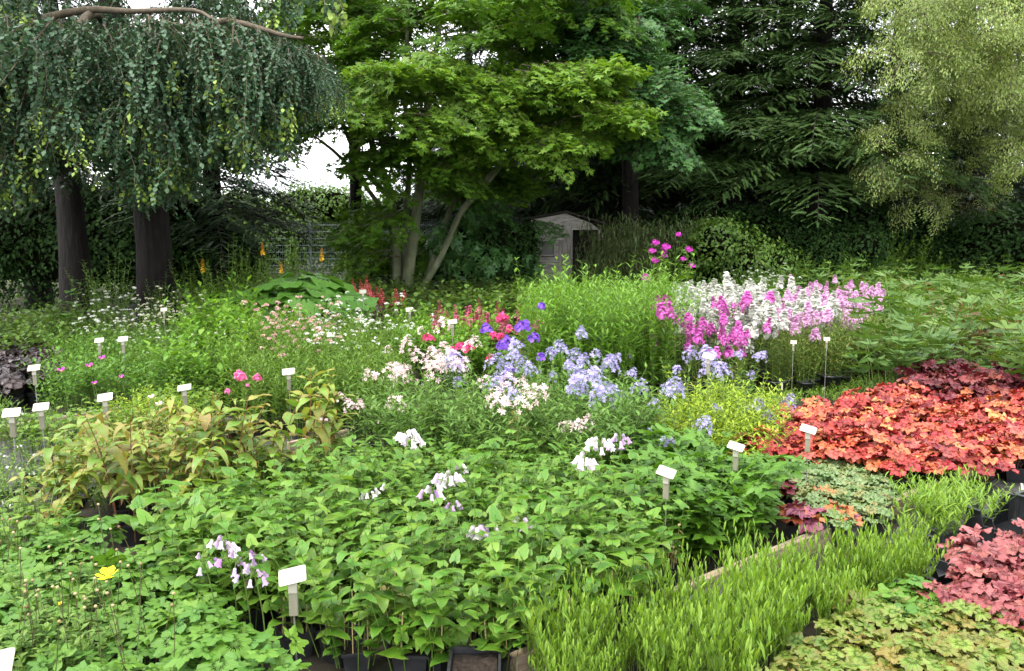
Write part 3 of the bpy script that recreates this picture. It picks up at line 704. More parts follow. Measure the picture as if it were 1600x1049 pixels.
# --- pale feathery tree on the right
PL = [spray_mesh('foliage', 'pale', 11, .85, 20, .07, blade(2, .22, .45, .2, .5), .45, .35, -.75) for _ in range(5)]
r_, b_ = tree_root('pale_leaved_tree', 1525, 380, 18.5, 'tall tree with drooping pale yellow-green foliage above the dark hedge')
limb_part(r_, b_, px3([(1525, 420, 20.5), (1522, 250, 20.2), (1515, 80, 19), (1510, -150, 18.3)]), [.26, .22, .18, .1], 'bark_dark', 'trunk')
for q in ([(1520, 250, 18.5), (1460, 140, 17.8), (1400, 100, 17)], [(1520, 200, 18.5), (1580, 120, 17.5), (1660, 100, 17)], [(1517, 140, 18.5), (1450, 60, 18), (1430, -30, 17.5)]):
    limb_part(r_, b_, px3(q), [.1, .06, .02], 'bark_dark', 'limb', 6)
def billows(root, base, polys, meshes):
    for poly, n, Y0, Y1, per in polys:
        xs = [p[0] for p in poly]; ys = [p[1] for p in poly]; k = 0
        while k < n:
            px, py = rng.uniform(min(xs), max(xs)), rng.uniform(min(ys), max(ys))
            if not inside(poly, px, py): continue
            c = atd(px, py, rng.uniform(Y0, Y1))-base; k += 1; rr = rng.uniform(.55, 1.0)
            for q in range(per):
                d = nrm(rng.normal(size=3)+[0, -.5, .55]); az = math.atan2(d[1], d[0])
                obj('foliage', meshes[rng.integers(len(meshes))], root, Matrix.Translation(c+d*rr*np.array([.45, .45, .3])) @ Matrix.Rotation(az, 4, 'Z') @ Matrix.Rotation(.35-.6*d[2], 4, 'Y') @ Matrix.Scale(rng.uniform(.55, .95), 4))
billows(r_, b_, [([(1400, -150), (1700, -150), (1700, 270), (1590, 285), (1500, 230), (1400, 190), (1380, 110), (1400, 0)], 46, 15.2, 18, 8), ([(1340, 270), (1360, 190), (1480, 230), (1570, 280), (1420, 305), (1350, 310)], 8, 16.5, 18.5, 6)], PL)

# --- conifers
def twig_T(n=9, ln=1., w=.13):
    V = []; F = []; LC = []
    for k in range(n):
        f = k/n
        for s in (-1, 1):
            b = len(V); y = f*ln*.92; V += [(0, y, 0), (0, y+.13, 0), (s*w*(1-.5*f), y+.2, rng.normal()*.03-.02)]; LC += [(f, 0, 0), (f, .5, 0), (f, 1, 0)]; F.append((b, b+1, b+2))
    return np.array(V), np.array(F), np.array(LC)
T_twig = twig_T()
def conifer_crown(H, Rm, h0, mat, nb=95, drp=.35, twl=.34, seed=0, dens=1.):
    g = Geo(); P, D, U, Sz = [], [], [], []; tA, tB, tC = [], [], []
    for k in range(nb):
        f = (k+rng.random())/nb; z = h0+(H-h0)*f; ln = Rm*(1-f)**.75*rng.uniform(.7, 1.1)+.35; az = k*2.4+rng.normal()*.3
        o_ = np.array([math.cos(az), math.sin(az), 0]); sd = np.array([-o_[1], o_[0], 0]); m = max(5, int(ln*9*dens))
        A = np.array([0, 0, z]); Bm = A+o_*ln*.5+[0, 0, .12*ln]; Cc = A+o_*ln+[0, 0, -drp*ln+.1]
        tA.append(A); tB.append(Bm); tC.append(Cc)
        for j in range(m):
            t = .12+.88*(j+.5)/m; c = (1-t)**2*A+2*t*(1-t)*Bm+t*t*Cc; wdt = ln*.42*(math.sin(PI*min(1, t*.85+.15))**.8)+.1
            for s in (-1, 1):
                nn = max(1, int(wdt/(twl*.6)))
                for q in range(nn):
                    a = rng.uniform(.7, 1.2)*s; dd = o_*math.cos(a)+sd*math.sin(a)
                    P.append(c+dd*wdt*(q/nn)+[0, 0, rng.normal()*.04-.1*q*twl]); D.append(dd+np.array([0, 0, -.35+rng.normal()*.22])); Sz.append(twl*rng.uniform(.75, 1.25)); U.append(rng.normal(size=3)*.35+[0, 0, 1])
        P.append(Cc); D.append(o_-[0, 0, .4]); Sz.append(twl); U.append([0, 0, 1])
    g.add(T_twig, frames(np.array(D), np.array(U), np.array(Sz)), np.array(P), mi=0)
    V, F = tubes(tA, tB, tC, .03, .006, 4, 3); g.raw(V, F, 1)
    print('conifer tris', sum(len(f) for f in g.f)); return g.mesh('crown', [mat, 'twig_dark'])
CR = [conifer_crown(12.5, 3.4, 2.9, 'conifer', 92), conifer_crown(13, 2.9, 2.2, 'conifer_d', 80), conifer_crown(11.5, 3.1, 2.8, 'conifer', 80, .2)]
Vt, Ft, _ = pathtube([(0, 0, 0), (.02, 0, 1.5), (0, .03, 4), (.02, 0, 8), (0, 0, 12)], [.3, .25, .22, .14, .03], 12)
TRK = Geo().raw(Vt, Ft).mesh('trunk', 'bark_dark')
for px, Y, k, s, lab in ((1270, 19.5, 0, 1.0, 'spruce with sunlit green boughs beside the pale tree, bare trunk below'),
                         (1135, 20.5, 2, 1.05, 'broad dark spruce right of the blue-green maple boughs'),
                         (1040, 21.5, 0, 1., 'spruce behind the bamboo thicket, trunk showing above it'),
                         (905, 21.5, 1, 1.0, 'dark spruce standing just behind the shed'),
                         (835, 23.5, 1, 1.0, 'dark spruce behind the maple stems left of the shed'),
                         (1385, 22.5, 1, 1.1, 'blackish fir between the sunlit spruce and the pale tree'),
                         (1600, 24.5, 1, 1.05, 'dark fir behind the pale tree'),
                         (1210, 24, 1, 1.1, 'tall dark fir in the gap between the two front spruces'),
                         (1480, 24, 1, 1.1, 'dark fir behind the pale tree trunk'),
                         (975, 24, 1, 1.1, 'dark fir behind the blue-green maple'),
                         (735, 25, 1, .85, 'small dark fir seen between the maple stems'),
                         (340, 17.5, 1, .8, 'dark fir rising above the weeping tree'),
                         (60, 18, 1, .95, 'dark fir behind the curtain of the weeping tree')):
    r_ = empty('spruce_tree', ((px-800)/FPX*Y, Y, 0), lab, 'tree', 'conifers behind the beds', rng.random()*6, s)
    obj('trunk', TRK, r_); obj('crown', CR[k], r_)
# second old trunk left
r_, b_ = tree_root('weeping_beech', 122, 480, 14.2, 'second dark trunk under the weeping curtain with its own dark crown')
limb_part(r_, b_, [b_, b_+[0, 0, 1.2], b_+[-.1, .1, 3], b_+[-.2, .1, 6]], [.3, .24, .2, .1], 'bark_dark', 'trunk', 12)
sd_ = [strand_mesh(1.2, 12, False), strand_mesh(1.5, 14, False)]
for k in range(70):
    px = rng.uniform(-80, 420); Y = rng.uniform(13, 16.5); p = atd(px, rng.uniform(-380, 150), Y)-b_
    obj('hanging_branch', sd_[k % 2], r_, Matrix.Translation(p) @ Matrix.Rotation(rng.random()*6, 4, 'Z') @ Matrix.Scale(rng.uniform(.9, 1.3), 4))

# --- hedges and shrubs: lumpy bodies of leaves round a solid core coloured as inner shade
def lumps_mesh(lumps, n, T, mat, lsize, core=.6, name='foliage', updir=.3, sh=.35):
    """lumps: (cx,cy,cz,rx,ry,rz)"""
    g = Geo(); Ls = np.array(lumps, float); vol = Ls[:, 3]*Ls[:, 5]+Ls[:, 4]*Ls[:, 5]+Ls[:, 3]*Ls[:, 4]; pr = vol/vol.sum()
    k = rng.choice(len(Ls), n, p=pr); d = nrm(rng.normal(size=(n, 3))); rad = 1-np.abs(rng.normal(size=n))*sh*.7
    nzv = 1+.13*np.sin(d[:, 0]*7+k*1.3)*np.cos(d[:, 1]*6+k)+.08*np.sin(d[:, 2]*13+k*2)
    p = Ls[k, :3]+d*Ls[k, 3:]*(rad*nzv)[:, None]
    ok = p[:, 2] > .02; p = p[ok]; d = d[ok]; nn = len(p)
    up = nrm(d+rng.normal(size=(nn, 3))*.45+[0, 0, updir]); dr = np.cross(up, rng.normal(size=(nn, 3)))+d*.2-[0, 0, .4]
    g.add(T, frames(dr, up, lsize*(.6+.7*rng.random(nn))), p)
    me = g.mesh(name, mat)
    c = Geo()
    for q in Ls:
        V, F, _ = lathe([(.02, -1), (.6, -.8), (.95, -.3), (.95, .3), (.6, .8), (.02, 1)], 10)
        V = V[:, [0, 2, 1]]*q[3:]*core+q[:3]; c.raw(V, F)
    return me, c.mesh('shade_core', 'core')
def shrub(name, px, Y, lumps, n, T, mat, lsize, label, cat='shrub', group=None, core=.6, **k):
    x = (px-800)/FPX*Y; r = empty(name, (x, Y, 0), label, cat, group); n = int(n*1.9) if core > .5 else n
    a, b = lumps_mesh(lumps, n, T, mat, lsize, core, **k)
    obj('shade_core', b, r, kind='stuff'); obj('foliage', a, r); return r
def rnd_lumps(w_, d_, h_, n=7):
    L_ = [(0, 0, h_*.45, w_*.38, d_*.4, h_*.5)]
    for i in range(n): L_.append((rng.uniform(-.36, .36)*w_, rng.uniform(-.3, .3)*d_, rng.uniform(.3, .78)*h_, w_*rng.uniform(.16, .26), d_*.28, h_*rng.uniform(.18, .27)))
    return L_
hl = []
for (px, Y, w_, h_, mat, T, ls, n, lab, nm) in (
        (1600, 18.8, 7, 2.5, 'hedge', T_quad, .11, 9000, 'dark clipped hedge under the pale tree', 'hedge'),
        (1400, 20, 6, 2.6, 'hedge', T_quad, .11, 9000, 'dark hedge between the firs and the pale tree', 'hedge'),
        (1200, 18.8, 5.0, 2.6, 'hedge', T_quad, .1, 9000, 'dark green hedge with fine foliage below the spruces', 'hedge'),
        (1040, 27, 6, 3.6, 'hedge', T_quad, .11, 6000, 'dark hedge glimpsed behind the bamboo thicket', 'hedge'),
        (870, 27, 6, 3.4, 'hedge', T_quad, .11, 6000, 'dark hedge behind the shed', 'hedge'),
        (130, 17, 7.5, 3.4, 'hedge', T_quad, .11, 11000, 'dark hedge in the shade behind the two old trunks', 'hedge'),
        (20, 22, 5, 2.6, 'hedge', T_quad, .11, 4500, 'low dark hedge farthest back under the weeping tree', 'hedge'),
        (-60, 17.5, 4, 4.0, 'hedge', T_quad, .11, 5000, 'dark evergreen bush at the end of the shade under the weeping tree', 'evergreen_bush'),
        (1135, 17.0, 2.6, 2.2, 'cover', T_small, .1, 4600, 'leafy green bush beside the bamboo thicket', 'leafy_bush'),
        (1290, 17.6, 2.5, 1.9, 'hedge', T_small, .09, 4000, 'dark bush at the foot of the sunlit spruce', 'leafy_bush'),
        (430, 30, 9, 3.5, 'cover', T_quad, .13, 16000, 'round-topped shrubbery beyond the wire fence', 'far_shrub'),
        (330, 19, 3.4, 1.9, 'hedge', T_small, .09, 4500, 'dark bush between the old trunk and the ivy fence', 'leafy_bush'),
        (575, 18.6, 1.3, 1.7, 'maple', T_maple, .13, 1100, 'young maple thicket at the fence end', 'young_maple'),
        (745, 17.4, 2.6, 1.9, 'maple_b', T_maple, .13, 1900, 'dark thicket of maple shoots left of the shed', 'young_maple'),
        (690, 18.5, 2.2, 1.9, 'maple', T_maple, .12, 1500, 'green maple thicket behind the stems', 'young_maple'),
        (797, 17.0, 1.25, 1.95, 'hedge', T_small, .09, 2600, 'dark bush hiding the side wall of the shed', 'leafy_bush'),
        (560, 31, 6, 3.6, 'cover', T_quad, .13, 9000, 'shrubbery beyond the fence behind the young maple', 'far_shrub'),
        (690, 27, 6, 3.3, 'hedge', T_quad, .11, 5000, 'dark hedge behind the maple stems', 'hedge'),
        ):
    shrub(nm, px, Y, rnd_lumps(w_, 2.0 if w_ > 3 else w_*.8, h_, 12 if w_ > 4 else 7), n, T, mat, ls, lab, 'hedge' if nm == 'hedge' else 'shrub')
# ivy hedge left of the fence
shrub('ivy_hedge', 345, 23, [(0, 0, .9, 1.35, .35, 1.05), (.6, 0, .9, 1.0, .3, 1.0), (-.9, 0, .8, .9, .3, .95)], 5200, T_small, 'ivy', .08, 'hedge of light green climbing leaves at the near end of the wire fence', 'hedge')
# bamboo thicket
def bamboo(px, Y, w_, h_, n, mat, label, name='bamboo', cat='bamboo', spread=.25):
    r = empty(name, ((px-800)/FPX*Y, Y, 0), label, cat)
    a = rng.random(n)*6.28; q = np.sqrt(rng.random(n)); P0 = np.stack([q*np.cos(a)*w_*.35, q*np.sin(a)*.4, np.zeros(n)], 1)
    h = h_*rng.uniform(.6, 1.08, n); P2 = P0+np.stack([np.cos(a)*spread*h*q*1.3, np.sin(a)*spread*h*.6, h], 1); P1 = P0*.5+P2*.5+np.stack([-np.cos(a)*.1, 0*a, .25*h], 1)
    obj('canes', Geo().raw(*tubes(P0, P1, P2, .005, .002, 5, 4)).mesh('canes', 'stem_dark'), r, kind='stuff')
    g = Geo(); per = 95; k = np.repeat(np.arange(n), per); t = rng.uniform(.12, 1, n*per)[:, None]
    c = (1-t)**2*P0[k]+2*t*(1-t)*P1[k]+t*t*P2[k]+rng.normal(size=(n*per, 3))*.13
    d = nrm(np.stack([rng.normal(size=n*per), rng.normal(size=n*per), rng.uniform(-1.3, .2, n*per)], 1))
    g.add(blade(3, .055, .35, .15, .5), frames(d, None, rng.uniform(.1, .2, n*per)), c); obj('foliage', g.mesh('foliage', mat), r)
bamboo(985, 16.8, 1.7, 1.85, 100, 'bamboo', 'grey-green bamboo thicket leaning over the shed opening')
bamboo(1035, 17.2, 1.5, 1.95, 80, 'bamboo', 'grey-green bamboo thicket right of the shed, taller clump')
bamboo(935, 16.6, .7, 1.1, 40, 'bamboo', 'low bamboo growing against the shed doorway')
bamboo(1503, 20.5, .75, 2.6, 60, 'bamboo_y', 'narrow upright yellowish bamboo clump before the dark hedge', spread=.12)
bamboo(1552, 21, .4, 1.0, 25, 'bamboo_y', 'short dry tuft beside the narrow bamboo clump', 'dry_grass_tuft', 'grass', .1)

# --- shed
def shed():
    Y = 17.9; x0 = (838-800)/FPX*Y; x1 = (892-800)/FPX*Y; zt = 1.72
    r = empty('garden_shed', ((x0+x1)/2, Y, 0), 'small weathered grey board shed half hidden under the trees', 'shed')
    cx = (x0+x1)/2; W_ = x1-x0
    wx0 = -W_/2+.09; ww = .31; wz0, wz1 = 1.16, 1.49; dsplit = wx0+ww+.09
    z = .0; h = .125
    def add(name, c, s, mat='shedwood', rz=0., parent=r, bev=.003): return obj(name, Geo().raw(*box(c, s, rz, bev)).mesh(name, mat, False), parent)
    while z < zt:
        zm = z+h/2
        off = rng.normal()*.003
        if zm > wz0 and zm < wz1:
            add('plank', ((-W_/2+wx0)/2, off, zm), (wx0+W_/2, .02, h-.007)); add('plank', ((wx0+ww+dsplit)/2, off, zm), (dsplit-wx0-ww, .02, h-.007))
        else: add('plank', ((-W_/2+dsplit)/2, off, zm), (dsplit+W_/2, .02, h-.007))
        z += h
    f = add('window', (wx0+ww/2, .03, (wz0+wz1)/2), (ww+.04, .01, wz1-wz0+.05), 'dark_in')
    for c, s in (((wx0+ww/2, -.016, wz1+.0), (ww+.05, .02, .03)), ((wx0+ww/2, -.016, wz0), (ww+.05, .02, .03)), ((wx0, -.016, (wz0+wz1)/2), (.03, .018, wz1-wz0)), ((wx0+ww, -.016, (wz0+wz1)/2), (.03, .018, wz1-wz0))):
        obj('window_frame', Geo().raw(*box(c, s, 0, .002)).mesh('window_frame', 'shedwood', False), f)
    n = 3; dw = (W_/2-dsplit)/n
    for i in range(n): add('door_board', (dsplit+dw*(i+.5), -.012+rng.normal()*.002, zt/2), (dw-.006, .022, zt), 'shedwood_v')
    add('door_latch', (dsplit+.02, -.036, 1.52), (.16, .012, .025), 'steel', bev=.001)
    # side wall and dark interior beyond the open door
    z = 0.
    while z < zt:
        add('side_plank', (-W_/2-.42, .42, z+h/2), (1.2, .02, h-.007), 'shedwood', R(135)); z += h
    add('back_wall', (.5, 1.5, .85), (2.6, .03, 1.7), 'felt')
    add('corner_post', (W_/2+.012, 0, zt/2), (.035, .05, zt), 'shedwood_v'); add('corner_post', (-W_/2-.02, .0, zt/2), (.035, .05, zt), 'shedwood_v')
    add('corner_post', (W_/2+.62, .1, zt/2), (.05, .05, zt), 'shedwood_v')
    # gable board and roof
    V = np.array([(-W_/2-.15, -.03, 1.72), (W_/2+.62, -.03, 1.72), (W_/2+.45, -.03, 1.86), (W_/2-.12, -.03, 2.08), (-W_/2-.12, -.03, 1.94)]); V2 = V+[0, .03, 0]
    Fg = [(0, 1, 2), (0, 2, 3), (0, 3, 4), (5, 7, 6), (5, 8, 7), (5, 9, 8)]
    for i in range(5): j = (i+1) % 5; Fg += [(i, i+5, j+5), (i, j+5, j)]
    obj('gable_board', Geo().raw(np.concatenate([V, V2]), Fg).mesh('gable_board', 'shedwood', False), r)
    pk = np.array([W_/2-.12, 0, 2.10])
    for e in (np.array([W_/2+.75, 0, 1.84]), np.array([-W_/2-.35, 0, 1.93])):
        V = []
        for y in (-.16, 1.6):
            for p in (pk, e): V += [(p[0], y, p[2]), (p[0], y, p[2]+.035)]
        obj('roof_panel', Geo().raw(V, [(0, 2, 3), (0, 3, 1), (4, 5, 7), (4, 7, 6), (1, 3, 7), (1, 7, 5), (0, 4, 6), (0, 6, 2), (2, 6, 7), (2, 7, 3), (0, 1, 5), (0, 5, 4)]).mesh('roof_panel', 'felt', False), r)
shed()
# --- wire fence
def fence():
    Y = 24.; r = empty('wire_fence', ((487-800)/FPX*Y, Y, 0), 'grey-green double wire mesh fence half grown over with ivy', 'fence')
    X = [(p-487)/FPX*Y for p in (270, 363, 487, 611, 735)]
    for x in X: obj('post', Geo().raw(*box((x, 0, 1.02), (.06, .05, 2.04), 0, .006)).mesh('post', 'galv', False), r)
    for a, b in zip(X[:-1], X[1:]):
        g = Geo(); n = int((b-a)/.06)
        xs = np.linspace(a+.05, b-.05, n); z0 = np.zeros(n)
        g.raw(*tubes(np.stack([xs, z0-.035, z0+.05], 1), np.stack([xs, z0-.035, z0+1], 1), np.stack([xs, z0-.035, z0+2.0], 1), .004, .004, 1, 4))
        for z in np.arange(.1, 2.05, .2): g.raw(*tubes([[a+.03, -.045, z]], [[(a+b)/2, -.045, z]], [[b-.03, -.045, z]], .009, .009, 1, 4))
        obj('wire_panel', g.mesh('wire_panel', 'galv'), r)
fence()
shrub('ivy', 392, 23.85, [(0, 0, 1.1, .45, .1, 1.0), (.5, 0, 2.0, .7, .1, .14), (1.4, 0, 2.0, .7, .1, .1), (1.25, 0, 1.2, .2, .1, .85)], 1300, T_small, 'ivy', .1, 'light green ivy climbing over the top of the wire fence', 'ivy', core=.15)

# far wood behind everything, one mass, with gaps of sky above
def far_mass():
    g = Geo(); L_ = []
    for k in range(26):
        x = -34+k*2.9+rng.normal()*.6; h = rng.uniform(2.4, 3.6) if -17 < x < -4 else rng.uniform(4, 7.5)
        L_.append((x, 38+rng.normal()*1.5, h*.5, 2.4, 1.5, h*.55))
    a, b = lumps_mesh(L_, 26000, T_quad, 'hedge', .26, .85)
    r = tag(obj('undergrowth', a), 'mass of dark bushes far behind the hedges', 'undergrowth', kind='stuff')
    r2 = obj('undergrowth_shade_core', b); tag(r2, 'solid core coloured as inner shade of the far bushes behind the hedges', 'undergrowth', kind='stuff')
far_mass()

# ================================================================== BEDS
def LM(name, T, mat): return one(T, name, mat)
LF = {}
LF['bell'] = [LM('leaf', heart(s, c, fo), 'bell') for s, c, fo in ((1, .5, .2), (2, .9, .3), (3, .2, .12), (4, 1.3, .25))]
LF['geran'] = [LM('leaf', palmate(5, .4, .05, 41, 2.5, .66, c, .06, 1.1, s, 4), 'geran') for s, c in ((1, -.1), (2, -.2), (3, .05))]
LF['lobed'] = [LM('leaf', palmate(5, .48, .06, 37, 2.3, .62, c, .06, .95, s, 4, .15), 'lobed') for s, c in ((1, -.15), (2, -.3), (3, -.05))]
LF['lance'] = [LM('leaf', T, 'lance') for T in T_lance]
LF['lance_w'] = [LM('leaf', blade(7, .22, .42, .25, d, .25), 'lance') for d in (.9, 1.5, .4)]
def hleaf(mat, depth=.2, seeds=(1, 2, 3, 4), ruf=.17, teeth=.035): return [LM('leaf', palmate(7, depth, teeth, 57, 2.75, .72, c, ruf*.8, 2.3, s, 4), mat) for s, c in zip(seeds, (-.12, .06, -.22, -.02))]
LF['red'] = hleaf('red', .26); LF['pinkh'] = hleaf('pinkh', .24); LF['purp'] = hleaf('purp', .3, ruf=.14); LF['pp'] = hleaf('purp_pink', .28); LF['orange'] = hleaf('orangeh', .28)
LF['mint'] = hleaf('mint', .25, (1, 2, 3)); LF['mottle'] = hleaf('mottle', .3, (1, 2, 3, 5), .14); LF['black'] = hleaf('black', .2, (1, 2))
LF['big'] = [LM('leaf', palmate(3, .08, .03, 31, 2.7, .6, c, .08, 1.2, s, 4, .1), 'big') for s, c in ((1, -.15), (2, -.3))]

# --- orange-red coral bells
P = [potted(mound_plant(27, .17, .28, .07, LF['red'], 'stem_brown', .3, tilt=.45)) for _ in range(5)]
rows = spots([(1125, 715), (1185, 655), (1290, 618), (1390, 608), (1760, 632), (1790, 690), (1500, 712), (1420, 712), (1330, 697), (1200, 700)], .26, .235, .13)
bed('coral_bells', 'orange-red coral bells of the massed bed', 'coral bells', rows, P, 'orange-red coral bells massed in one bed', where='of its bed')
# --- dark purple ones behind
P = [potted(mound_plant(26, .19, .36, .078, LF['purp'], 'stem_brown', .3, tilt=.5)) for _ in range(3)]
rows = spots([(1400, 603), (1430, 582), (1520, 580), (1680, 592), (1680, 622), (1500, 612)], .3, .23, .15)
bed('coral_bells', 'dark burgundy coral bells behind the orange-red bed', 'coral bells', rows, P, 'burgundy coral bells behind the red bed', where='of its group')
# --- dusky pink ones in trays
P = [potted(mound_plant(24, .15, .22, .06, LF['pinkh'], 'stem_brown', .3, tilt=.45)) for _ in range(3)]
rows = spots([(1455, 940), (1500, 890), (1560, 850), (1660, 820), (1800, 800), (1830, 975), (1560, 960)], .2, .19, .12)
bed('coral_bells', 'dusky pink veined coral bells in the black trays', 'coral bells', rows, P, 'pink coral bells in trays', where='of its trays')
# --- mottled yellow-green
P = [potted(mound_plant(27, .13, .17, .052, LF['mottle'], 'stem_brown', .2, tilt=.35)) for _ in range(4)]
rows = spots([(1180, 1075), (1240, 1000), (1310, 950), (1400, 935), (1480, 960), (1660, 975), (1700, 1150), (1160, 1150)], .14, .155, .12)
bed('foamy_bells', 'mottled yellow-green and bronze coral bells', 'coral bells', rows, P, 'mottled coral bells in the corner bed', where='of the corner bed')
P = [potted(mound_plant(14, .12, .17, .085, LF['geran'], 'stem', .2, tilt=.35)) for _ in range(2)]
for i, (px, py) in enumerate([(1425, 925), (1460, 950), (1395, 950), (1620, 985)]):
    put(P[i % 2], 'foamy_bells', ['fresh green foamy bells at the tray corner', 'fresh green foamy bells just before the dusky pink ones', 'fresh green foamy bells below the notched tray corner', 'green foamy bells among the mottled ones at the pink bed edge'][i], 'foamy bells', at(px, py, .15)*[1, 1, 0], i, 1.)
# --- mint ones
P = [potted(mound_plant(34, .12, .16, .036, LF['mint'], 'stem', .2, tilt=.35)) for _ in range(4)]
rows = spots([(1085, 705), (1170, 690), (1220, 712), (1300, 722), (1400, 748), (1395, 792), (1300, 820), (1230, 780), (1120, 740)], .12, .15, .12)
bed('foamy_bells', 'small pale green variegated foamy bells', 'foamy bells', rows, P, 'pale variegated foamy bells before the red bed', where='of the low bed')
P = [potted(mound_plant(12, .12, .2, .08, LF['pp']+LF['orange'], 'stem_brown', .3, tilt=.4)), potted(mound_plant(10, .09, .24, .07, LF['purp'], 'stem_brown', .3, tilt=.5)), potted(mound_plant(12, .12, .17, .065, LF['orange']+LF['pp'], 'stem_brown', .3, tilt=.4))]
for px, py, k, lab in ((1250, 800, 0, 'coral bells with dusky purple-pink leaves at the stone block'), (1215, 760, 1, 'coral bells with upright burgundy leaves over the pale foamy bells'), (1305, 790, 2, 'coral bells with orange and purple leaves below the label rod'), (1285, 765, 2, 'coral bells with copper leaves behind the purple-pink one')):
    put(P[k], 'coral_bells', lab, 'coral bells', at(px, py, .17)*[1, 1, 0], px, 1.)

# --- front bellflowers with heart leaves
P = [potted(stem_plant(10, .37, .085, .3, 6, .074, None, 'bell', leafpart=LF['bell'], sr=.0022, el=.15, t0=.26, opp=False, taper=.3, hvar=.3, bend=.1)) for _ in range(6)]
for p in P:     # a few cut stubs
    n = 5; a = rng.random(n)*6.28; b = np.stack([.05*np.cos(a), .05*np.sin(a), np.full(n, .08)], 1); p.part('cut_stems', Geo().raw(*tubes(b, b+[0, 0, .08], b+[.01, 0, .17], .003, .0025, 1, 5)).mesh('cut_stems', 'straw'), kind='stuff')
rows = spots([(250, 970), (480, 1030), (600, 1075), (800, 1075), (1000, 985), (1055, 905), (990, 830), (820, 812), (560, 812), (330, 860)], 0, .165, .2)
bed('bellflower', 'heart-leaved bellflower', 'bellflower', rows, P, 'heart-leaved bellflowers in the front bed', where='of the front bed', smin=.82, smax=1.12)
P = [stem_plant(18, .3, .1, .3, 4, .07, heart(5, .6, .2, 5), 'bell', el=.1, opp=False, taper=.3) for _ in range(4)]
rows = spots([(330, 845), (560, 805), (980, 820), (985, 770), (700, 760), (480, 780), (350, 800)], 0, .22, .2)
bed('bellflower', 'bellflower with dense leaves behind the heart-leaved front bed', 'bellflower', rows, P, 'bellflowers behind the front bed', where='of its patch')
def bell_T(): return lathe([(.12, 0), (.2, .12), (.22, .4), (.27, .75), (.42, 1.)], 10, .12)
B_W = [LM('bell', bell_T(), 'bellwhite')]; B_P = [LM('bell', bell_T(), 'bellpurple')]
def bell_spray(px, py, n, mats, label, z=.42, s=.05, spread=.06):
    s *= .85; n = n+1 if n > 5 else n
    p = at(px, py, z); r = empty('bellflower_spray', (p[0], p[1], 0), label, 'flower spray', 'nodding bell flowers')
    o = np.array([0, 0, z+.03]); obj('stem', Geo().raw(*tubes([[.02, .05, .05]], [[.03, .04, z*.6]], [o], .003, .002)).mesh('stem', 'stem'), r)
    for i in range(n):
        a = i*2.4; q = spread*math.sqrt((i+.5)/n); d = np.array([math.cos(a)*.5, math.sin(a)*.5, -1.]); m = mats[rng.integers(len(mats))]
        b = o+[q*math.cos(a), q*math.sin(a), rng.uniform(-.5, .4)*spread]
        obj('bell', m, r, m4(frames(d, rng.normal(size=3), s*rng.uniform(.7, 1.15))[0], b))
        obj('flower_stalk', Geo().raw(*tubes([o-[0, 0, .03]], [(o+b)/2+[0, 0, .02]], [b], .0015, .0015, 2, 3)).mesh('flower_stalk', 'stem'), r)
for px, py, n, m, lab, z, s, sp in ((640, 685, 12, B_W, 'drooping white bell flowers standing highest over the front bed', .5, .055, .06), (705, 745, 12, B_W+B_W+B_P, 'white and mauve bells below the highest white cluster', .45, .05, .07),
        (675, 775, 6, B_W+B_P, 'mauve-white bells low beside the larger cluster', .4, .045, .05), (708, 795, 4, B_P, 'small purple bells under the white and mauve cluster', .38, .035, .04),
        (745, 832, 4, B_W+B_P, 'purple-white bell pair in the middle of the front bed', .38, .06, .03), (768, 828, 2, B_W, 'white bell beside the purple-white pair', .38, .055, .02), (815, 822, 3, B_W, 'pale bells alone towards the label in the lobed leaves', .38, .055, .025),
        (915, 725, 7, B_W, 'white bells before the lobed-leaf bed', .45, .06, .05), (938, 700, 12, B_P+B_W, 'lilac bells leaning over the lobed-leaf bed', .5, .05, .07), (968, 692, 6, B_P, 'mauve bells pointing sideways out of the lobed leaves', .5, .045, .05),
        (575, 775, 4, B_W, 'pale bells half hidden at the back of the front bed', .38, .04, .05), (604, 768, 2, B_W, 'single pale bell at the back of the front bed', .38, .045, .02),
        (350, 858, 6, B_P+B_W, 'mauve and white bells above the buttercup leaves', .42, .045, .05), (372, 882, 9, B_P, 'scattered purple bells above the buttercup leaves', .4, .035, .09), (395, 900, 6, B_P, 'purple bells nearest to the front label', .4, .04, .06), (318, 885, 4, B_P, 'small mauve bells nearest to the yellow flower', .38, .035, .05), (955, 892, 2, B_P, 'two fallen purple bells by the timber edging', .15, .04, .03)):
    bell_spray(px, py, n, m, lab, z, s, sp)

# --- bed of lobed dark green leaves
P = [stem_plant(17, .37, .12, .42, 5, .085, None, 'lobed', leafpart=LF['lobed'], el=.1, t0=.1, opp=False, taper=.2) for _ in range(4)]
rows = spots([(1060, 915), (1190, 872), (1165, 810), (1110, 780), (1000, 765), (985, 800)], 0, .24, .2)
bed('cranesbill', 'deep green plant with jagged lobed leaves', 'leafy perennial', rows, P, 'jagged-leaved plants beside the right front label', where='of its bed')

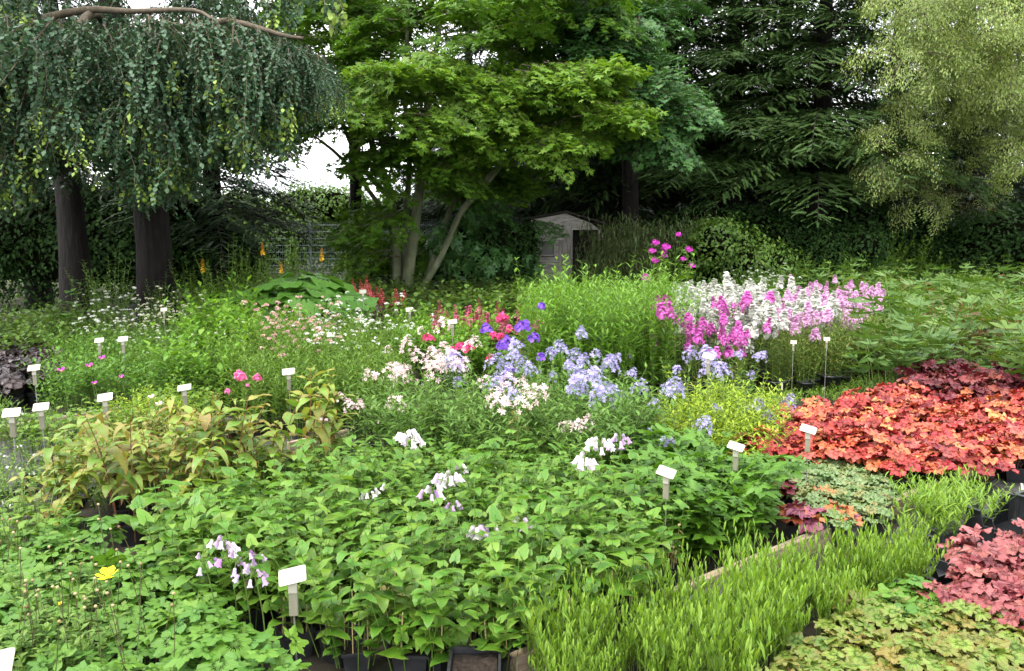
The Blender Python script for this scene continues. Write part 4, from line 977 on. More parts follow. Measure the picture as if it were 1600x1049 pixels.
# --- front left buttercup
P = [mound_plant(22, .17, .25, .068, LF['geran'], 'stem', .35, tilt=.4) for _ in range(5)]
rows = spots([(-60, 820), (120, 825), (260, 895), (330, 950), (420, 1000), (520, 1100), (-120, 1200)], .22, .2, .2)
bed('buttercup_plant', 'green five-lobed plant near the yellow flower', 'buttercup plant', rows, P, 'lobed-leaved plants in the near corner', where='of the corner bed')
P = [stem_plant(24, .3, .1, .35, 9, .04, T_small, 'fern', el=.4, t0=.1, sr=.0012) for _ in range(3)]
rows = spots([(-40, 870), (150, 880), (230, 930), (180, 1030), (-40, 1080)], .22, .3, .3)
bed('feathery_plant', 'feathery light green plant among the buttercup leaves', 'feathery plant', rows, P, 'feathery plants in the near corner')
n = 46; X = np.array([at(rng.uniform(-20, 260), rng.uniform(900, 1070), .2) for _ in range(n)]); X[:, 2] = 0; Tp = X+np.stack([rng.normal(size=n)*.06, rng.normal(size=n)*.05, rng.uniform(.32, .52, n)], 1)
r = empty('budding_buttercup', tuple(X.mean(0)), 'thin bare stems with tiny round buds around the yellow flower', 'flower stems')
k0 = X.mean(0); obj('stems', Geo().raw(*tubes(X-k0, (X+Tp)/2-k0+[.02, 0, 0], Tp-k0, .0018, .0014, 3, 4)).mesh('stems', 'stem_dark'), r, kind='stuff')
bs = lathe([(.001, -.5), (.4, -.3), (.5, 0), (.35, .35), (.001, .5)], 6)
obj('buds', Geo().add(bs, frames(np.tile([0, 0, 1.], (n, 1)), None, .011), Tp-k0).mesh('buds', 'drybud'), r, kind='stuff')
def cup_flower(px, py, z, s, mat, label, name='buttercup', n=6):
    p = at(px, py, z); r = empty(name, (p[0], p[1], 0), label, 'flower'); o = np.array([0, 0, z])
    obj('stem', Geo().raw(*tubes([[.02, .03, 0]], [[.03, .02, z*.5]], [o], .002, .0016, 4, 5)).mesh('stem', 'stem'), r)
    me = LM('petal', blade(4, .36, .68, .15, -.45), mat)
    for k in range(n):
        a = 6.28*k/n+.3; d = np.array([math.cos(a), math.sin(a)-.1, .18+.3*math.sin(a)]); obj('petal', me, r, m4(frames(d, [0, 0, 1], s)[0], o))
    obj('flower_centre', Geo().add(bs, frames([[0, 0, 1.]], None, s*.4), [o]).mesh('flower_centre', 'orange'), r)
cup_flower(168, 901, .42, .043, 'yellow', 'open yellow buttercup flower on a thin stem in the near corner')
cup_flower(93, 945, .3, .012, 'yellow', 'tiny half open yellow bud below the open buttercup')
P = [stem_plant(20, .3, .1, .3, 5, .055, T_oval, 'phlox_d', el=.2, opp=False) for _ in range(3)]
rows = spots([(-60, 850), (100, 850), (80, 800), (-60, 800)], .2, .2, .2)
bed('leafy_perennial', 'small-leaved green plant beside the yellowing plants', 'leafy perennial', rows, P, 'small-leaved plants at the near left edge', where='of its patch')
P = [stem_plant(9, .36, .09, .3, 5, .095, None, 'bell', leafpart=LF['bell'], el=.1, opp=False, taper=.2) for _ in range(3)]
rows = spots([(240, 890), (320, 930), (430, 990), (470, 940), (350, 850)], 0, .2, .2)
bed('bellflower', 'bellflower with purple bells rising from it', 'bellflower', rows, P, 'bellflowers with purple bells', where='of its patch')

# --- yellowing lance-leaved plants
P = [potted(stem_plant(6, .6, .1, .28, 7, .16, None, 'lance', 'stem_brown', .004, leafpart=LF['lance']+LF['lance_w'], el=.05, t0=.35, opp=True, taper=.35, whorl=2)) for _ in range(5)]
rows = spots([(90, 870), (300, 872), (480, 812), (500, 762), (330, 768), (90, 800)], 0, .32, .25)
bed('yellowing_lily_plant', 'tall plant with long drooping yellow-green and bronze leaves', 'tall perennial', rows, P, 'yellowing long-leaved plants', where='of its group', smin=.85, smax=1.05, sfn=lambda x, y: .8 if x < -2.05 else 1.)

# --- fine fern-like plants
P = [stem_plant(26, .24, .1, .4, 10, .04, T_small, 'fern', el=.3, t0=.1, sr=.0012, opp=True) for _ in range(3)]
rows = spots([(430, 815), (640, 800), (660, 750), (440, 752)], 0, .2, .2)
bed('feathery_plant', 'low feathery light green plant by the trough', 'feathery plant', rows, P, 'feathery plants before the trough', where='of its patch')

# --- narrow-leaved shoots in front
P = [stem_plant(42, .28, .08, .26, 12, .046, blade(3, .11, .55, .2, .15), 'narrow', 'stem', .0015, el=1.12, t0=.1, opp=False, taper=.4, hvar=.3, bend=.8) for _ in range(6)]
rows = spots([(750, 1110), (1150, 1130), (1215, 1060), (1330, 1010), (1400, 955), (1440, 905), (1400, 880), (1290, 935), (1080, 985), (950, 1030), (800, 1075)], 0, .14, .25)
bed('narrow_leaved_plant', 'bright green tuft of narrow upright shoots', 'green tuft', rows, P, 'narrow bright green shoots along the timber edging', where='', smin=.75, smax=1.15, sfn=lambda x, y: .92+.16*math.sin(x*5+y*3)*math.cos(y*7-x*2))
P = [stem_plant(20, .24, .08, .5, 9, .065, blade(3, .09, .55, .2, .4), 'narrow', 'stem', .0013, el=.8, t0=.08, opp=False) for _ in range(3)]
rows = spots([(1395, 880), (1500, 850), (1535, 795), (1400, 815)], 0, .15, .2)
bed('wallflower_plant', 'looser green tuft in the notched tray', 'green tuft', rows, P, 'looser green tufts in the notched tray', where='of the tray')

# --- lime yellow shrublets
P = [stem_plant(34, .42, .12, .4, 10, .06, T_phlox, 'lime', el=.4, t0=.15) for _ in range(3)]
rows = spots([(1060, 760), (1160, 755), (1205, 720), (1160, 690), (1040, 705)], 0, .22, .15)
bed('lime_leaved_plant', 'bushy plant with bright lime-yellow leaves', 'lime-leaved plant', rows, P, 'lime-yellow plants beside the red bed', where='of its clump')
P = [stem_plant(18, .3, .1, .35, 8, .055, T_phlox, 'lime', el=.4) for _ in range(2)]
rows = spots([(180, 700), (310, 700), (330, 670), (200, 668)], 0, .25, .2)
bed('lime_leaved_plant', 'yellow-green bushy plant behind the yellowing ones', 'lime-leaved plant', rows, P, 'yellow-green plants by the herb trays', where='of its clump')

# --- flower heads
H_phlox = lambda m, k=46, f=.021: [head(k, rr, hh, f, T_star, m, .6) for rr, hh in ((.045, .15), (.052, .11), (.036, .17), (.045, .09))]
H_loose = lambda m, k=34, f=.02: [head(int(k*kk), rr, hh, f, T_star_n, m, .35) for rr, hh, kk in ((.085, .13, .9), (.06, .09, .5), (.09, .15, 1.1), (.045, .08, .35))]
H_round = lambda m, k=46, f=.021: [head(k, rr, hh, f, T_star, m, .2) for rr, hh in ((.05, .06), (.06, .06), (.04, .05))]
HW, HM, HP, HB, HL, HV, HR, HH = H_phlox('white', 80), H_phlox('magenta', 70, .019), H_phlox('palepink', 70, .019), H_loose('blush', 24, .024), H_loose('lavender', 50, .022), H_round('violet', 46, .02), H_round('rose', 46, .02), H_round('pinkhot', 34)
T_tall = blade(4, .09, .4, .25, .6)
def phlox(heads, n, H, nst=7, lmat='phlox', frac=1., pairs=11, ls=.095, big=2, s=1.25, rad=.09, lean=.2, smat='stem'):
    o = []
    for _ in range(n):
        p = stem_plant(nst, H, rad, lean, pairs, ls, T_tall, lmat, smat, .003, el=.45, t0=.15, hvar=.14)
        if heads: add_heads(p, heads, frac, s=s, lift=.02)
        o.append(potted(p, big))
    return o
rows = spots([(1015, 605), (1200, 622), (1310, 602), (1365, 583), (1355, 545), (1070, 540)], 0, .3, .18)
P = phlox(HW, 4, .74, 9, 'lily', .95, 13, .085, s=1.15); PP_ = phlox(HP, 4, .74, 6, 'lily', .95, 13, .085, s=1.0)
nr = len(rows)
for r_i, row in enumerate(rows):
    for i, (x, y) in enumerate(row):
        px = 800+x/y*FPX; pink = px > 1260+rng.normal()*30 or (px > 1150 and rng.random() < .3)
        p = (PP_ if pink else P)[rng.integers(4)]
        rw = 'front row' if r_i == 0 else ('back row' if r_i == nr-1 else nth(r_i)+' row')
        put(p, 'phlox', f'{"pale pink" if pink else "white"} phlox of the tall block, {rw}, {nth(i)} from left', 'phlox', (x, y, 0), rng.random()*6, rng.uniform(.88, 1.06)*(1 if not pink else .98), 'tall phlox in the flowering block')
rows = spots([(1015, 640), (1180, 640), (1200, 612), (1030, 600)], 0, .27, .18)
bed('phlox', 'magenta phlox in front of the white ones', 'phlox', rows, phlox(HM, 4, .7, 6, 'lily', .75, 11, .07, s=.9, rad=.12), 'magenta phlox before the white ones', where='of its clump')
rows = spots([(1215, 628), (1330, 606), (1392, 590), (1392, 576), (1215, 600)], 0, .2, .15)
P = [potted(stem_plant(16, .62, .09, .25, 13, .09, blade(3, .06, .45, .3, .9), 'lily', 'stem', .002, el=.6, t0=.1, opp=True), 2) for _ in range(3)]
bed('phlox', 'unopened phlox with fine arching leaves in a black pot', 'phlox', rows, P, 'leafy pots at the foot of the white phlox', where='of the pot row')
for px, py, hd, H, lab in ((800, 655, HV, .9, 'violet phlox right of the blush bellflowers'), (770, 665, HV, .86, 'violet phlox nearest to the blush flowers'), (828, 668, HV, .7, 'shorter violet phlox above the lavender cloud'), (948, 640, HV, .72, 'single dark violet phlox among the green phlox'), (812, 625, HR, .96, 'crimson phlox highest over the violet ones'), (758, 630, HR, .85, 'crimson phlox behind the violet ones'), (850, 628, HH, .93, 'single hot pink phlox in the green phlox'), (697, 615, HR, .78, 'small crimson phlox behind the blush flowers')):
    put(phlox(hd, 1, H-(.26 if hd in (HR, HH) else .16), 3, 'phlox_d', 1., 9, .08, s=1.)[0], 'phlox', lab, 'phlox', at(px, py)*[1, 1, 0], px, 1.)
for px, py, n, lab in ((390, 690, 5, 'hot pink phlox over the yellowing plants'), (345, 690, 1, 'small pink phlox left of the large hot pink one'), (372, 700, 1, 'lowest small pink phlox beside the hot pink one')):
    put(phlox(HH, 1, .44 if n > 1 else .4, min(n, 3), 'phlox_d', 1., 8, .07, s=.8 if n > 1 else .4, rad=.04)[0], 'phlox', lab, 'phlox', at(px, py)*[1, 1, 0], px, 1.)
# green phlox mass
P = phlox(None, 5, 1.02, 15, 'phlox', 0, 15, .125, 0)
rows = spots([(830, 655), (1045, 650), (1080, 578), (835, 572)], 0, .26, .2)
bed('phlox', 'bright green phlox without flowers', 'phlox', rows, P, 'green phlox not yet in flower', where='of the tall green block', smin=.88, smax=1.06)
P = phlox(None, 4, .6, 14, 'phlox_d', 0, 13, .085, 0)
rows = spots([(400, 685), (600, 690), (620, 620), (600, 588), (380, 590), (335, 640)], 0, .26, .2)
bed('phlox', 'mid-green leafy phlox in the block behind the yellowing plants', 'phlox', rows, P, 'green phlox in the middle block', where='of its block', smin=.85, smax=1.1)

# --- lavender clouds
def cloud(heads, H, nst, frac=.8, s=1., ls=.07, lmat='pinkstem', lean=.35, pairs=10):
    p = stem_plant(nst, H, .1, lean, pairs, ls, T_phlox, lmat, 'stem', .0028, el=.35, t0=.1, hvar=.1); add_heads(p, heads, frac, s=s); return p
LAV = [cloud(HL, .62, 8, .65, .78) for _ in range(3)]; LAVs = [cloud(HL, .52, 5, .6, .72) for _ in range(2)]
for i, (px, py, k, s, lab) in enumerate(((850, 735, 0, 1., 'lavender-blue bellflower cloud, its end nearest the blush flowers'), (885, 715, 1, 1.04, 'lavender-blue bellflower at the middle of the large cloud'), (925, 722, 2, .98, 'lavender-blue bellflower at the end of the large cloud'), (955, 735, 0, .9, 'lavender-blue bellflower low at the side of the large cloud'), (870, 690, 1, 1.02, 'lavender-blue bellflower at the back of the large cloud'), (915, 690, 2, 1.02, 'lavender-blue bellflower behind the middle of the cloud'),
        (745, 700, 3, 1.15, 'lavender bellflower beside the blush flowers'), (735, 690, 4, 1.2, 'lavender bellflower just behind the blush ones'),
        (985, 745, 3, 1.08, 'lavender-blue bellflower between the cloud and the lime plants'), (1010, 752, 4, 1.05, 'lavender-blue bellflower at the edge of the lime plants'), (1045, 775, 3, .85, 'lower lavender-blue bellflower by the lime plants'), (1070, 660, 3, 1.05, 'lavender bellflower below the magenta phlox'), (1105, 655, 4, 1.0, 'pale lavender bellflower behind the lime plants'), (1150, 665, 3, .95, 'lavender bellflower leaning over the lime plants'), (1165, 735, 4, .75, 'lavender bellflower leaning to the red bed'), (1190, 720, 3, .8, 'lavender bellflower spilling over the red coral bells'), (1140, 655, 4, 1.05, 'lavender bellflower close under the magenta phlox'), (945, 645, 4, .9, 'lavender bellflower in the green phlox'))):
    p = (LAV+LAVs)[k]; put(p, 'milky_bellflower', lab, 'bellflower', at(px, py)*[1, 1, 0], i*1.3, s, 'lavender bellflowers')
BL = [cloud(HB, .7, 8, .75, .8, .075, lean=.22) for _ in range(3)]; BLs = [cloud(HB, .52, 8, .45, .8, .075) for _ in range(2)]
for i, (px, py, k, s, lab) in enumerate(((620, 720, 0, .88, 'blush-pink bellflower, outermost of its clump towards the trough'), (650, 710, 1, .95, 'blush-pink bellflower second from the trough'), (690, 705, 2, 1.02, 'blush-pink bellflower, tallest of its clump'), (725, 712, 0, .9, 'blush-pink bellflower touching the lavender one'), (665, 740, 3, .9, 'low blush-pink bellflower at the front of its clump'), (700, 680, 1, 1.05, 'blush-pink bellflower at the back of its clump'), (600, 690, 3, .9, 'low blush-pink bellflower bending over the pots'), (560, 715, 4, .72, 'blush-pink bellflower sprawling above the trough'), (525, 730, 3, .6, 'blush-pink bellflower hanging beside the trough boards'),
        (775, 750, 3, 1.0, 'blush-pink bellflower before the violet phlox'), (815, 765, 4, 1.05, 'blush-pink bellflower below the lavender cloud'), (850, 768, 3, .98, 'blush-pink bellflower under the middle of the lavender cloud'), (890, 775, 4, .8, 'blush-pink bellflower near the lilac bells'), (790, 735, 0, .82, 'taller blush-pink bellflower at the foot of the lavender cloud'))):
    p = (BL+BLs)[k]; put(p, 'milky_bellflower', lab, 'bellflower', at(px, py)*[1, 1, 0], i*1.7, s, 'blush pink bellflowers')
P = [cloud(None or HB, .5, 16, .0, 1, .08, 'pinkstem', .4) for _ in range(3)]
rows = spots([(590, 760), (980, 790), (1000, 745), (960, 700), (760, 700), (600, 720)], 0, .23, .2)
bed('milky_bellflower', 'leafy bellflower below the pastel flowers', 'bellflower', rows, P, 'green bellflowers under the pastel flowers', where='of its patch', smin=.85, smax=1.2)

# --- mid-left beds
def umbels(mat, n, H, nst, lmat='fern', s=.5, fr=.9, lsz=.05, T=T_small, smat='stem'):
    h = [head(20, .045, .02, .01, T_star, mat, 0.), head(9, .025, .015, .01, T_star, mat, 0.), head(14, .035, .03, .01, T_star, mat, 0.)]; o = []
    for _ in range(n):
        p = stem_plant(nst, H, .12, .3, 8, lsz, T, lmat, smat, .0018, el=.5, t0=.05, opp=False); add_heads(p, h, fr, s=s*1.25, up=2); o.append(p)
    return o
def patch(name, desc, cat, poly, z, sp, protos, group, **k): bed(name, desc, cat, spots(poly, z, sp, .22), protos, group, where=k.pop('where', 'of its patch'), **k)
patch('yarrow', 'white-flowered yarrow with flat heads', 'yarrow', [(100, 545), (230, 530), (230, 505), (130, 500)], .4, .42, umbels('white', 3, .62, 12), 'white yarrow')
patch('meadow_rue', 'plant with cream feathery plumes', 'meadow rue', [(200, 540), (300, 530), (300, 500), (215, 505)], .4, .4, umbels('cream', 3, .62, 14, s=.4), 'cream plumes behind the geranium', )
P = [stem_plant(40, .42, .16, .4, 7, .06, T_small, 'geran', 'stem', .0015, el=.5, opp=False) for _ in range(3)]
patch('cranesbill', 'loose green cranesbill on thin stems', 'cranesbill', [(95, 605), (330, 585), (400, 545), (380, 520), (100, 540), (60, 590)], .3, .34, P, 'green cranesbill in the left block')
P = umbels('white', 3, .55, 12, s=.25, fr=.5)
patch('white_flowered_plant', 'fine green plant dotted with tiny white flowers', 'white-flowered plant', [(150, 560), (440, 545), (440, 515), (170, 520)], .45, .42, P, 'green plants with tiny white flowers')
for px, py, lab in ((96, 580, 'magenta cranesbill flower nearest to the dark foliage'), (140, 573, 'magenta cranesbill flower in the middle of three'), (160, 561, 'magenta cranesbill flower highest of three'), (148, 600, 'faded mauve cranesbill flower below the three magenta ones'), (190, 590, 'small mauve cranesbill bud on a dark stem')): cup_flower(px, py, .5, .045 if py < 590 else .03, 'mag', lab, 'cranesbill_flower', 5)
for px, py, lab in ((237, 622, 'white phlox-like flower over the yellow-green plants'), (249, 633, 'lower white flower cluster over the yellow-green plants')): cup_flower(px, py, .45, .035, 'white', lab, 'white_flower', 5)
P = [potted(mound_plant(15, .16, .3, .1, LF['black'], 'stem_dark', .3)) for _ in range(3)]
patch('coral_bells', 'nearly black coral bells', 'coral bells', [(-60, 605), (75, 590), (90, 555), (60, 535), (-60, 540)], .28, .24, P, 'nearly black coral bells')
P = umbels('white', 3, .66, 13, 'phlox_d', s=.5, fr=.65, lsz=.07, T=T_phlox)
patch('white_phlox', 'airy white flowers over mid-green leaves', 'white-flowered plant', [(470, 545), (640, 540), (650, 500), (480, 495)], .6, .34, P, 'airy white flowers in the middle block')
P = umbels('dustypink', 3, .66, 12, 'phlox_d', s=.6, fr=.95)
patch('dusty_pink_yarrow', 'flat dusty pink flower heads on leafy stems', 'yarrow', [(415, 545), (505, 540), (505, 510), (425, 510)], .6, .32, P, 'dusty pink flat-headed flowers')
P = [stem_plant(26, .52, .15, .35, 7, .09, T_oval, 'black', 'stem_dark', el=.3, opp=False) for _ in range(2)]
patch('dark_leaved_plant', 'bushy blackish purple plant behind white flowers', 'dark-leaved plant', [(505, 510), (640, 505), (640, 490), (510, 492)], .5, .4, P, 'blackish leaved plants')
P = [stem_plant(34, .55, .2, .4, 8, .09, T_small, 'phlox', el=.5) for _ in range(3)]
patch('leafy_perennial', 'light green bushy plant behind the white flowers', 'leafy perennial', [(620, 530), (790, 530), (770, 500), (620, 495)], .5, .42, P, 'light green plants in the middle distance')
patch('leafy_perennial', 'light green mounded plant before the old trunk', 'leafy perennial', [(290, 530), (470, 520), (440, 470), (310, 472)], .6, .6, P, 'light green mounds before the tall weeds', smin=1.1, smax=1.5)
P = [stem_plant(20, .3, .13, .35, 6, .06, T_oval, 'phlox_d', el=.3, opp=False) for _ in range(3)]
patch('herb', 'low green herb in the trays', 'herb', [(100, 700), (190, 690), (320, 650), (400, 610), (300, 600), (180, 645), (20, 660)], .2, .28, P, 'low herbs in the left trays')
P = [stem_plant(12, .32, .09, .25, 9, .045, T_small, 'mottle', 'stem_brown', el=.4, opp=True) for _ in range(2)]
patch('herb', 'bronze-tinged herb with dark stems in the trays', 'herb', [(120, 745), (250, 735), (330, 660), (200, 680), (110, 690)], .2, .26, P, 'bronze herbs in the left trays')
P = [stem_plant(26, .16, .11, .5, 7, .028, T_small, 'fern', el=.5, opp=False) for _ in range(3)]
for p in P: add_heads(p, [head(3, .02, .01, .009, T_star, 'white', 0)], .1, 'flower', 1., 2)
patch('white_flowered_herb', 'low cushion with tiny white flowers in the left trays', 'cushion plant', [(-60, 790), (60, 780), (260, 745), (440, 735), (430, 705), (150, 712), (0, 700), (-80, 720)], .12, .24, P, 'low cushions with tiny white flowers')
patch('green_cushion', 'low fine-leaved green cushion beside the path', 'cushion plant', [(-60, 690), (40, 675), (40, 600), (-60, 615)], .15, .3, [P[0], P[1]], 'low cushions beyond the left labels', smin=1., smax=1.6)
P = [stem_plant(30, .1, .15, .3, 5, .025, T_small, 'narrow', el=.7, opp=False) for _ in range(3)]
patch('moss_cushion', 'very low bright green cushion at the foot of the phlox', 'cushion plant', [(1200, 640), (1400, 610), (1420, 580), (1360, 588), (1200, 620)], .05, .22, P, 'low green cushions between phlox and red bed')

# --- far left and centre
P = [stem_plant(16, 1.0, .18, .2, 16, .11, T_tall, 'phlox_d', el=.35) for _ in range(3)]
for i, (px, Y, s, lab) in enumerate(((175, 12.2, 1.1, 'tall leafy weed before the second old trunk'), (340, 13.2, .9, 'tall leafy weed right of the old trunk'), (300, 13.5, 1., 'tall leafy weed at the foot of the old trunk'), (500, 15.5, 1.2, 'tall leafy plant before the fence post'), (530, 14.5, 1.05, 'tall leafy plant under the young maple'), (440, 15, 1.1, 'tall leafy plant behind the broad leaves'), (355, 12, 1.25, 'lone tall stem rising over the light green mounds'), (390, 12, 1.15, 'second tall stem rising over the light green mounds'), (145, 13, .9, 'tall weed in the shade by the trunk'), (395, 15.5, 1.1, 'tall leafy plant before the ivy hedge'), (470, 16, 1.1, 'dark leafy plant at the wire fence'), (250, 13, .8, 'short leafy weed between the two trunks'))):
    put(P[i % 3], 'tall_weed', lab, 'tall plant', ((px-800)/FPX*Y, Y, 0), i, s)
P = [mound_plant(15, .5, .75, .42, LF['big'], 'stem', .35, sr=.006) for _ in range(3)]
for i, (px, Y, s, lab) in enumerate(((425, 11.2, 1.1, 'broad-leaved plant, one end of the row of big leaves'), (460, 10.9, 1.15, 'broad-leaved plant with the largest rounded leaves'), (505, 10.9, 1.05, 'broad-leaved plant next to the dark foliage'), (478, 11.8, 1.3, 'broad-leaved plant at the back of the big leaves'), (535, 11.8, .9, 'smaller broad-leaved plant under the young maple'), (385, 11.8, 1., 'broad-leaved plant left of the row of big leaves'))): put(P[i % 3], 'broad_leaved_plant', lab, 'broad-leaved plant', ((px-800)/FPX*Y, Y, 0), i, s)
r = stem_plant(2, 1.15, .03, .2, 5, .17, T_oval, 'big', el=0., opp=True); put(r, 'knotweed_shoot', 'single shoot with rounded pale leaves against the dark trunk', 'shoot', ((103-800)/FPX*11, 11, 0), 0, .95)
Hy = [head(40, .035, .26, .03, T_star, 'orange', .6)]
for i, (px, Y, H, lab) in enumerate(((437, 12.3, .98, 'yellow flower spike above the big leaves'), (440, 12, .85, 'lower yellow flower spike above the big leaves'), (507, 13, 1.05, 'yellow flower spike alone before the maple'), (322, 13.5, 1.02, 'yellow flower spike by the old trunk'), (408, 13.2, 1.1, 'yellow flower spike before the wire fence'))):
    p = stem_plant(1, H, .01, .05, 6, .1, T_tall, 'phlox_d', el=.3); add_heads(p, Hy, 1, 'flower_spike', .8, 3, .02); put(p, 'leopard_plant_spike', lab, 'flower spike', ((px-800)/FPX*Y, Y, 0), i, 1)
for i, (px, Y, H) in enumerate(((463, 13.5, 1.25), (452, 13, 1.05), (485, 13.5, 1.05), (405, 13, 1.2))):
    p = stem_plant(1, H, .01, .02, 2, .08, T_tall, 'phlox_d'); add_heads(p, [head(70, .022, .4, .022, T_small, 'fern', .3)], 1, 'flower_spike', 1, 3, -.1); put(p, 'green_flower_spike', 'slender green unopened flower spike, '+['tallest of the three by the fence post', 'shortest, beside the yellow spike', 'between the fence post and the single yellow spike', 'left of the yellow spikes'][i], 'flower spike', ((px-800)/FPX*Y, Y, 0), i, 1)
def plume(mat): 
    g = [head(90, .04, .2, .016, T_star, mat, .85) for _ in range(2)]; o = []
    for _ in range(2): p = stem_plant(11, .5, .15, .3, 6, .07, T_small, 'phlox_d', 'stem_dark', el=.4, opp=False); add_heads(p, g, 1, 'plume', 1., 2, .03); o.append(p)
    return o
P = plume('astilbe')
for i, px in enumerate((712, 735, 760, 782, 722, 748)): put(P[i % 2], 'astilbe', 'astilbe with pink plumes, '+['outermost towards the blush flowers', 'second of the front row', 'third of the front row', 'nearest to the crimson phlox', 'back row towards the label', 'back row towards the crimson phlox'][i], 'astilbe', ((px-800)/FPX*(9.6 if i < 4 else 10), 9.6 if i < 4 else 10, 0), i, .95, 'pink astilbes')
P = plume('rust')
for i, (px, Y) in enumerate(((535, 12.5), (565, 13), (592, 12.3), (578, 12), (610, 12.2))): put(P[i % 2], 'astilbe', 'astilbe with coral red plumes, '+['nearest to the big leaves', 'farthest back of the coral group', 'middle of the coral group', 'lowest of the coral group', 'outermost towards the maple stems'][i], 'astilbe', ((px-800)/FPX*Y, Y, 0), i, 1.15, 'coral red astilbes')
P = [stem_plant(40, .5, .3, .4, 7, .11, T_oval, 'cover', 'stem_dark', el=.3, opp=False) for _ in range(3)]
patch('shade_perennial', 'dark green leafy plant in the shade', 'leafy perennial', [(560, 490), (840, 500), (880, 470), (850, 445), (640, 445), (560, 460)], .45, .7, P, 'shade plants before the shed and maples', smin=.9, smax=1.4)
patch('shade_perennial', 'green leafy plant under the weeping tree', 'leafy perennial', [(-60, 540), (120, 535), (180, 500), (120, 490), (-60, 500)], .4, .6, P, 'shade plants under the weeping tree')
P = [stem_plant(36, .6, .25, .35, 8, .1, T_phlox, 'phlox', el=.5) for _ in range(3)]+[stem_plant(36, .5, .25, .35, 8, .08, T_small, 'phlox_d', el=.5) for _ in range(2)]
patch('meadow_perennial', 'mixed green perennial in the far middle beds', 'leafy perennial', [(830, 490), (1030, 500), (1200, 480), (1200, 430), (1100, 425), (900, 430)], .55, .62, P, 'far middle perennials', where='of the far bed')
Hmag = [head(34, .05, .05, .03, T_star, 'mag', .2)]
p = stem_plant(9, 1.15, .2, .2, 9, .12, T_maple, 'phlox_d', el=.2, opp=False); add_heads(p, Hmag, .9, 'flower', 1.1, 1)
put(p, 'mallow', 'tall mallow with magenta flowers before the bamboo', 'mallow', ((1058-800)/FPX*13.5, 13.5, 0), 0, 1.05)
for i, (px, Y, H) in enumerate(((1023, 10.5, .9), (1046, 11, .95), (1048, 12.5, 1.2))): p = stem_plant(1, H, .01, .1, 4, .08, T_phlox, 'phlox_d'); add_heads(p, Hmag, 1, 'flower', .9, 1); put(p, 'magenta_flower', 'single magenta flower '+['lowest, left of the white phlox', 'above the lowest one, beside the white phlox', 'at the edge of the mallow'][i], 'flower', ((px-800)/FPX*Y, Y, 0), i, 1)
P = umbels('white', 2, .8, 9, 'phlox_d', s=.6, fr=.8)
patch('ox_eye_daisy', 'white daisy clump behind the white phlox', 'daisies', [(1155, 450), (1215, 450), (1215, 425), (1160, 425)], .8, .5, P, 'white daisies in the far bed')
# peonies
def peony(mat, n, H=.6, nst=26): return [stem_plant(nst, H, .22, .45, 6, .115, palmate(3, .75, 0, 13, 1.4, .75, -.2, .03, .7, 5, 2), mat, 'stem', .004, el=.45, hvar=.25, opp=False, t0=.35, taper=.3) for _ in range(n)]
P = peony('peony', 4)+peony('cover', 1)+[stem_plant(40, .62, .22, .4, 8, .09, T_phlox, 'phlox_d', el=.5), stem_plant(40, .6, .22, .45, 7, .09, T_oval, 'cover', 'stem_brown', el=.4, opp=False)]
patch('peony', 'bushy green peony of the wide far field', 'peony', [(1390, 560), (1680, 575), (1750, 500), (1720, 430), (1640, 416), (1330, 416), (1200, 420), (1190, 445), (1330, 475), (1395, 500)], .5, .84, P, 'peonies in the wide field', where='of the field', smin=.85, smax=1.55)
P = peony('rustpeony', 2, .66, 6)
for i, (px, py) in enumerate(((1480, 480), (1500, 500), (1440, 465), (1540, 470), (1580, 520), (1525, 505), (1580, 460))): put(P[i % 2], 'peony', 'peony with rusty dying leaves, '+['tallest behind the field label', 'just left of the field label', 'farthest back among the rusty ones', 'behind and right of the field label', 'nearest to the lime-leaved plant', 'touching the field label', 'far right of the rusty ones'][i], 'peony', at(px, py, .6)*[1, 1, 0], i, 1.05, 'rusty peonies')
P = [stem_plant(60, .85, .5, .35, 9, .12, T_small, 'cover', el=.5, opp=False) for _ in range(2)]+[stem_plant(50, .85, .4, .3, 9, .14, T_phlox, 'phlox_d', el=.6) for _ in range(2)]
for i, (px, Y, s) in enumerate(((1230, 17, 1.), (1275, 17, 1.), (1350, 19, 1.3), (1390, 19, 1.3), (1320, 18, 1.1), (1440, 20, 1.2), (1490, 19, 1.), (1590, 19, 1.1), (1200, 16, .9), (1180, 16.5, .9), (1545, 20, 1.1), (1640, 19, 1.2), (1330, 17, 1.), (1410, 18, 1.))): put(P[i % 4], 'tall_weed', ['leafy weed mound','feathery weed mound','dense fine weed','tall loose weed'][i%4]+' between the far beds and the dark hedge, '+nth(sorted([1230,1275,1350,1390,1320,1440,1490,1590,1200,1180,1545,1640,1330,1410]).index(px))+' from left', 'tall plant', ((px-800)/FPX*Y, Y, 0), i, s*(1.25 if px > 1250 else 1), 'bushy weeds along the dark hedge')
p = [stem_plant(8, .4, .1, .5, 4, .15, T_maple, 'lime', el=.1, opp=False), stem_plant(14, .45, .12, .4, 8, .06, T_phlox, 'phlox_d', el=.3)]
put(p[0], 'lime_leaved_plant', 'loose lime-yellow plant with broad leaves by the peonies', 'lime-leaved plant', at(1585, 600)*[1, 1, 0], 0, 1.15)
put(p[1], 'leafy_perennial', 'upright green plant between the peonies and burgundy coral bells', 'leafy perennial', at(1500, 566)*[1, 1, 0], 0, 1.); put(p[1], 'leafy_perennial', 'small upright green plant next to the lime-yellow one', 'leafy perennial', at(1550, 562)*[1, 1, 0], 2, .9)
P = [stem_plant(20, .2, .12, .3, 6, .05, T_small, 'phlox_d', el=.5)]; add_heads(P[0], [head(8, .03, .03, .014, T_star, 'violet', 0)], .8, 'flower', 1, 2)
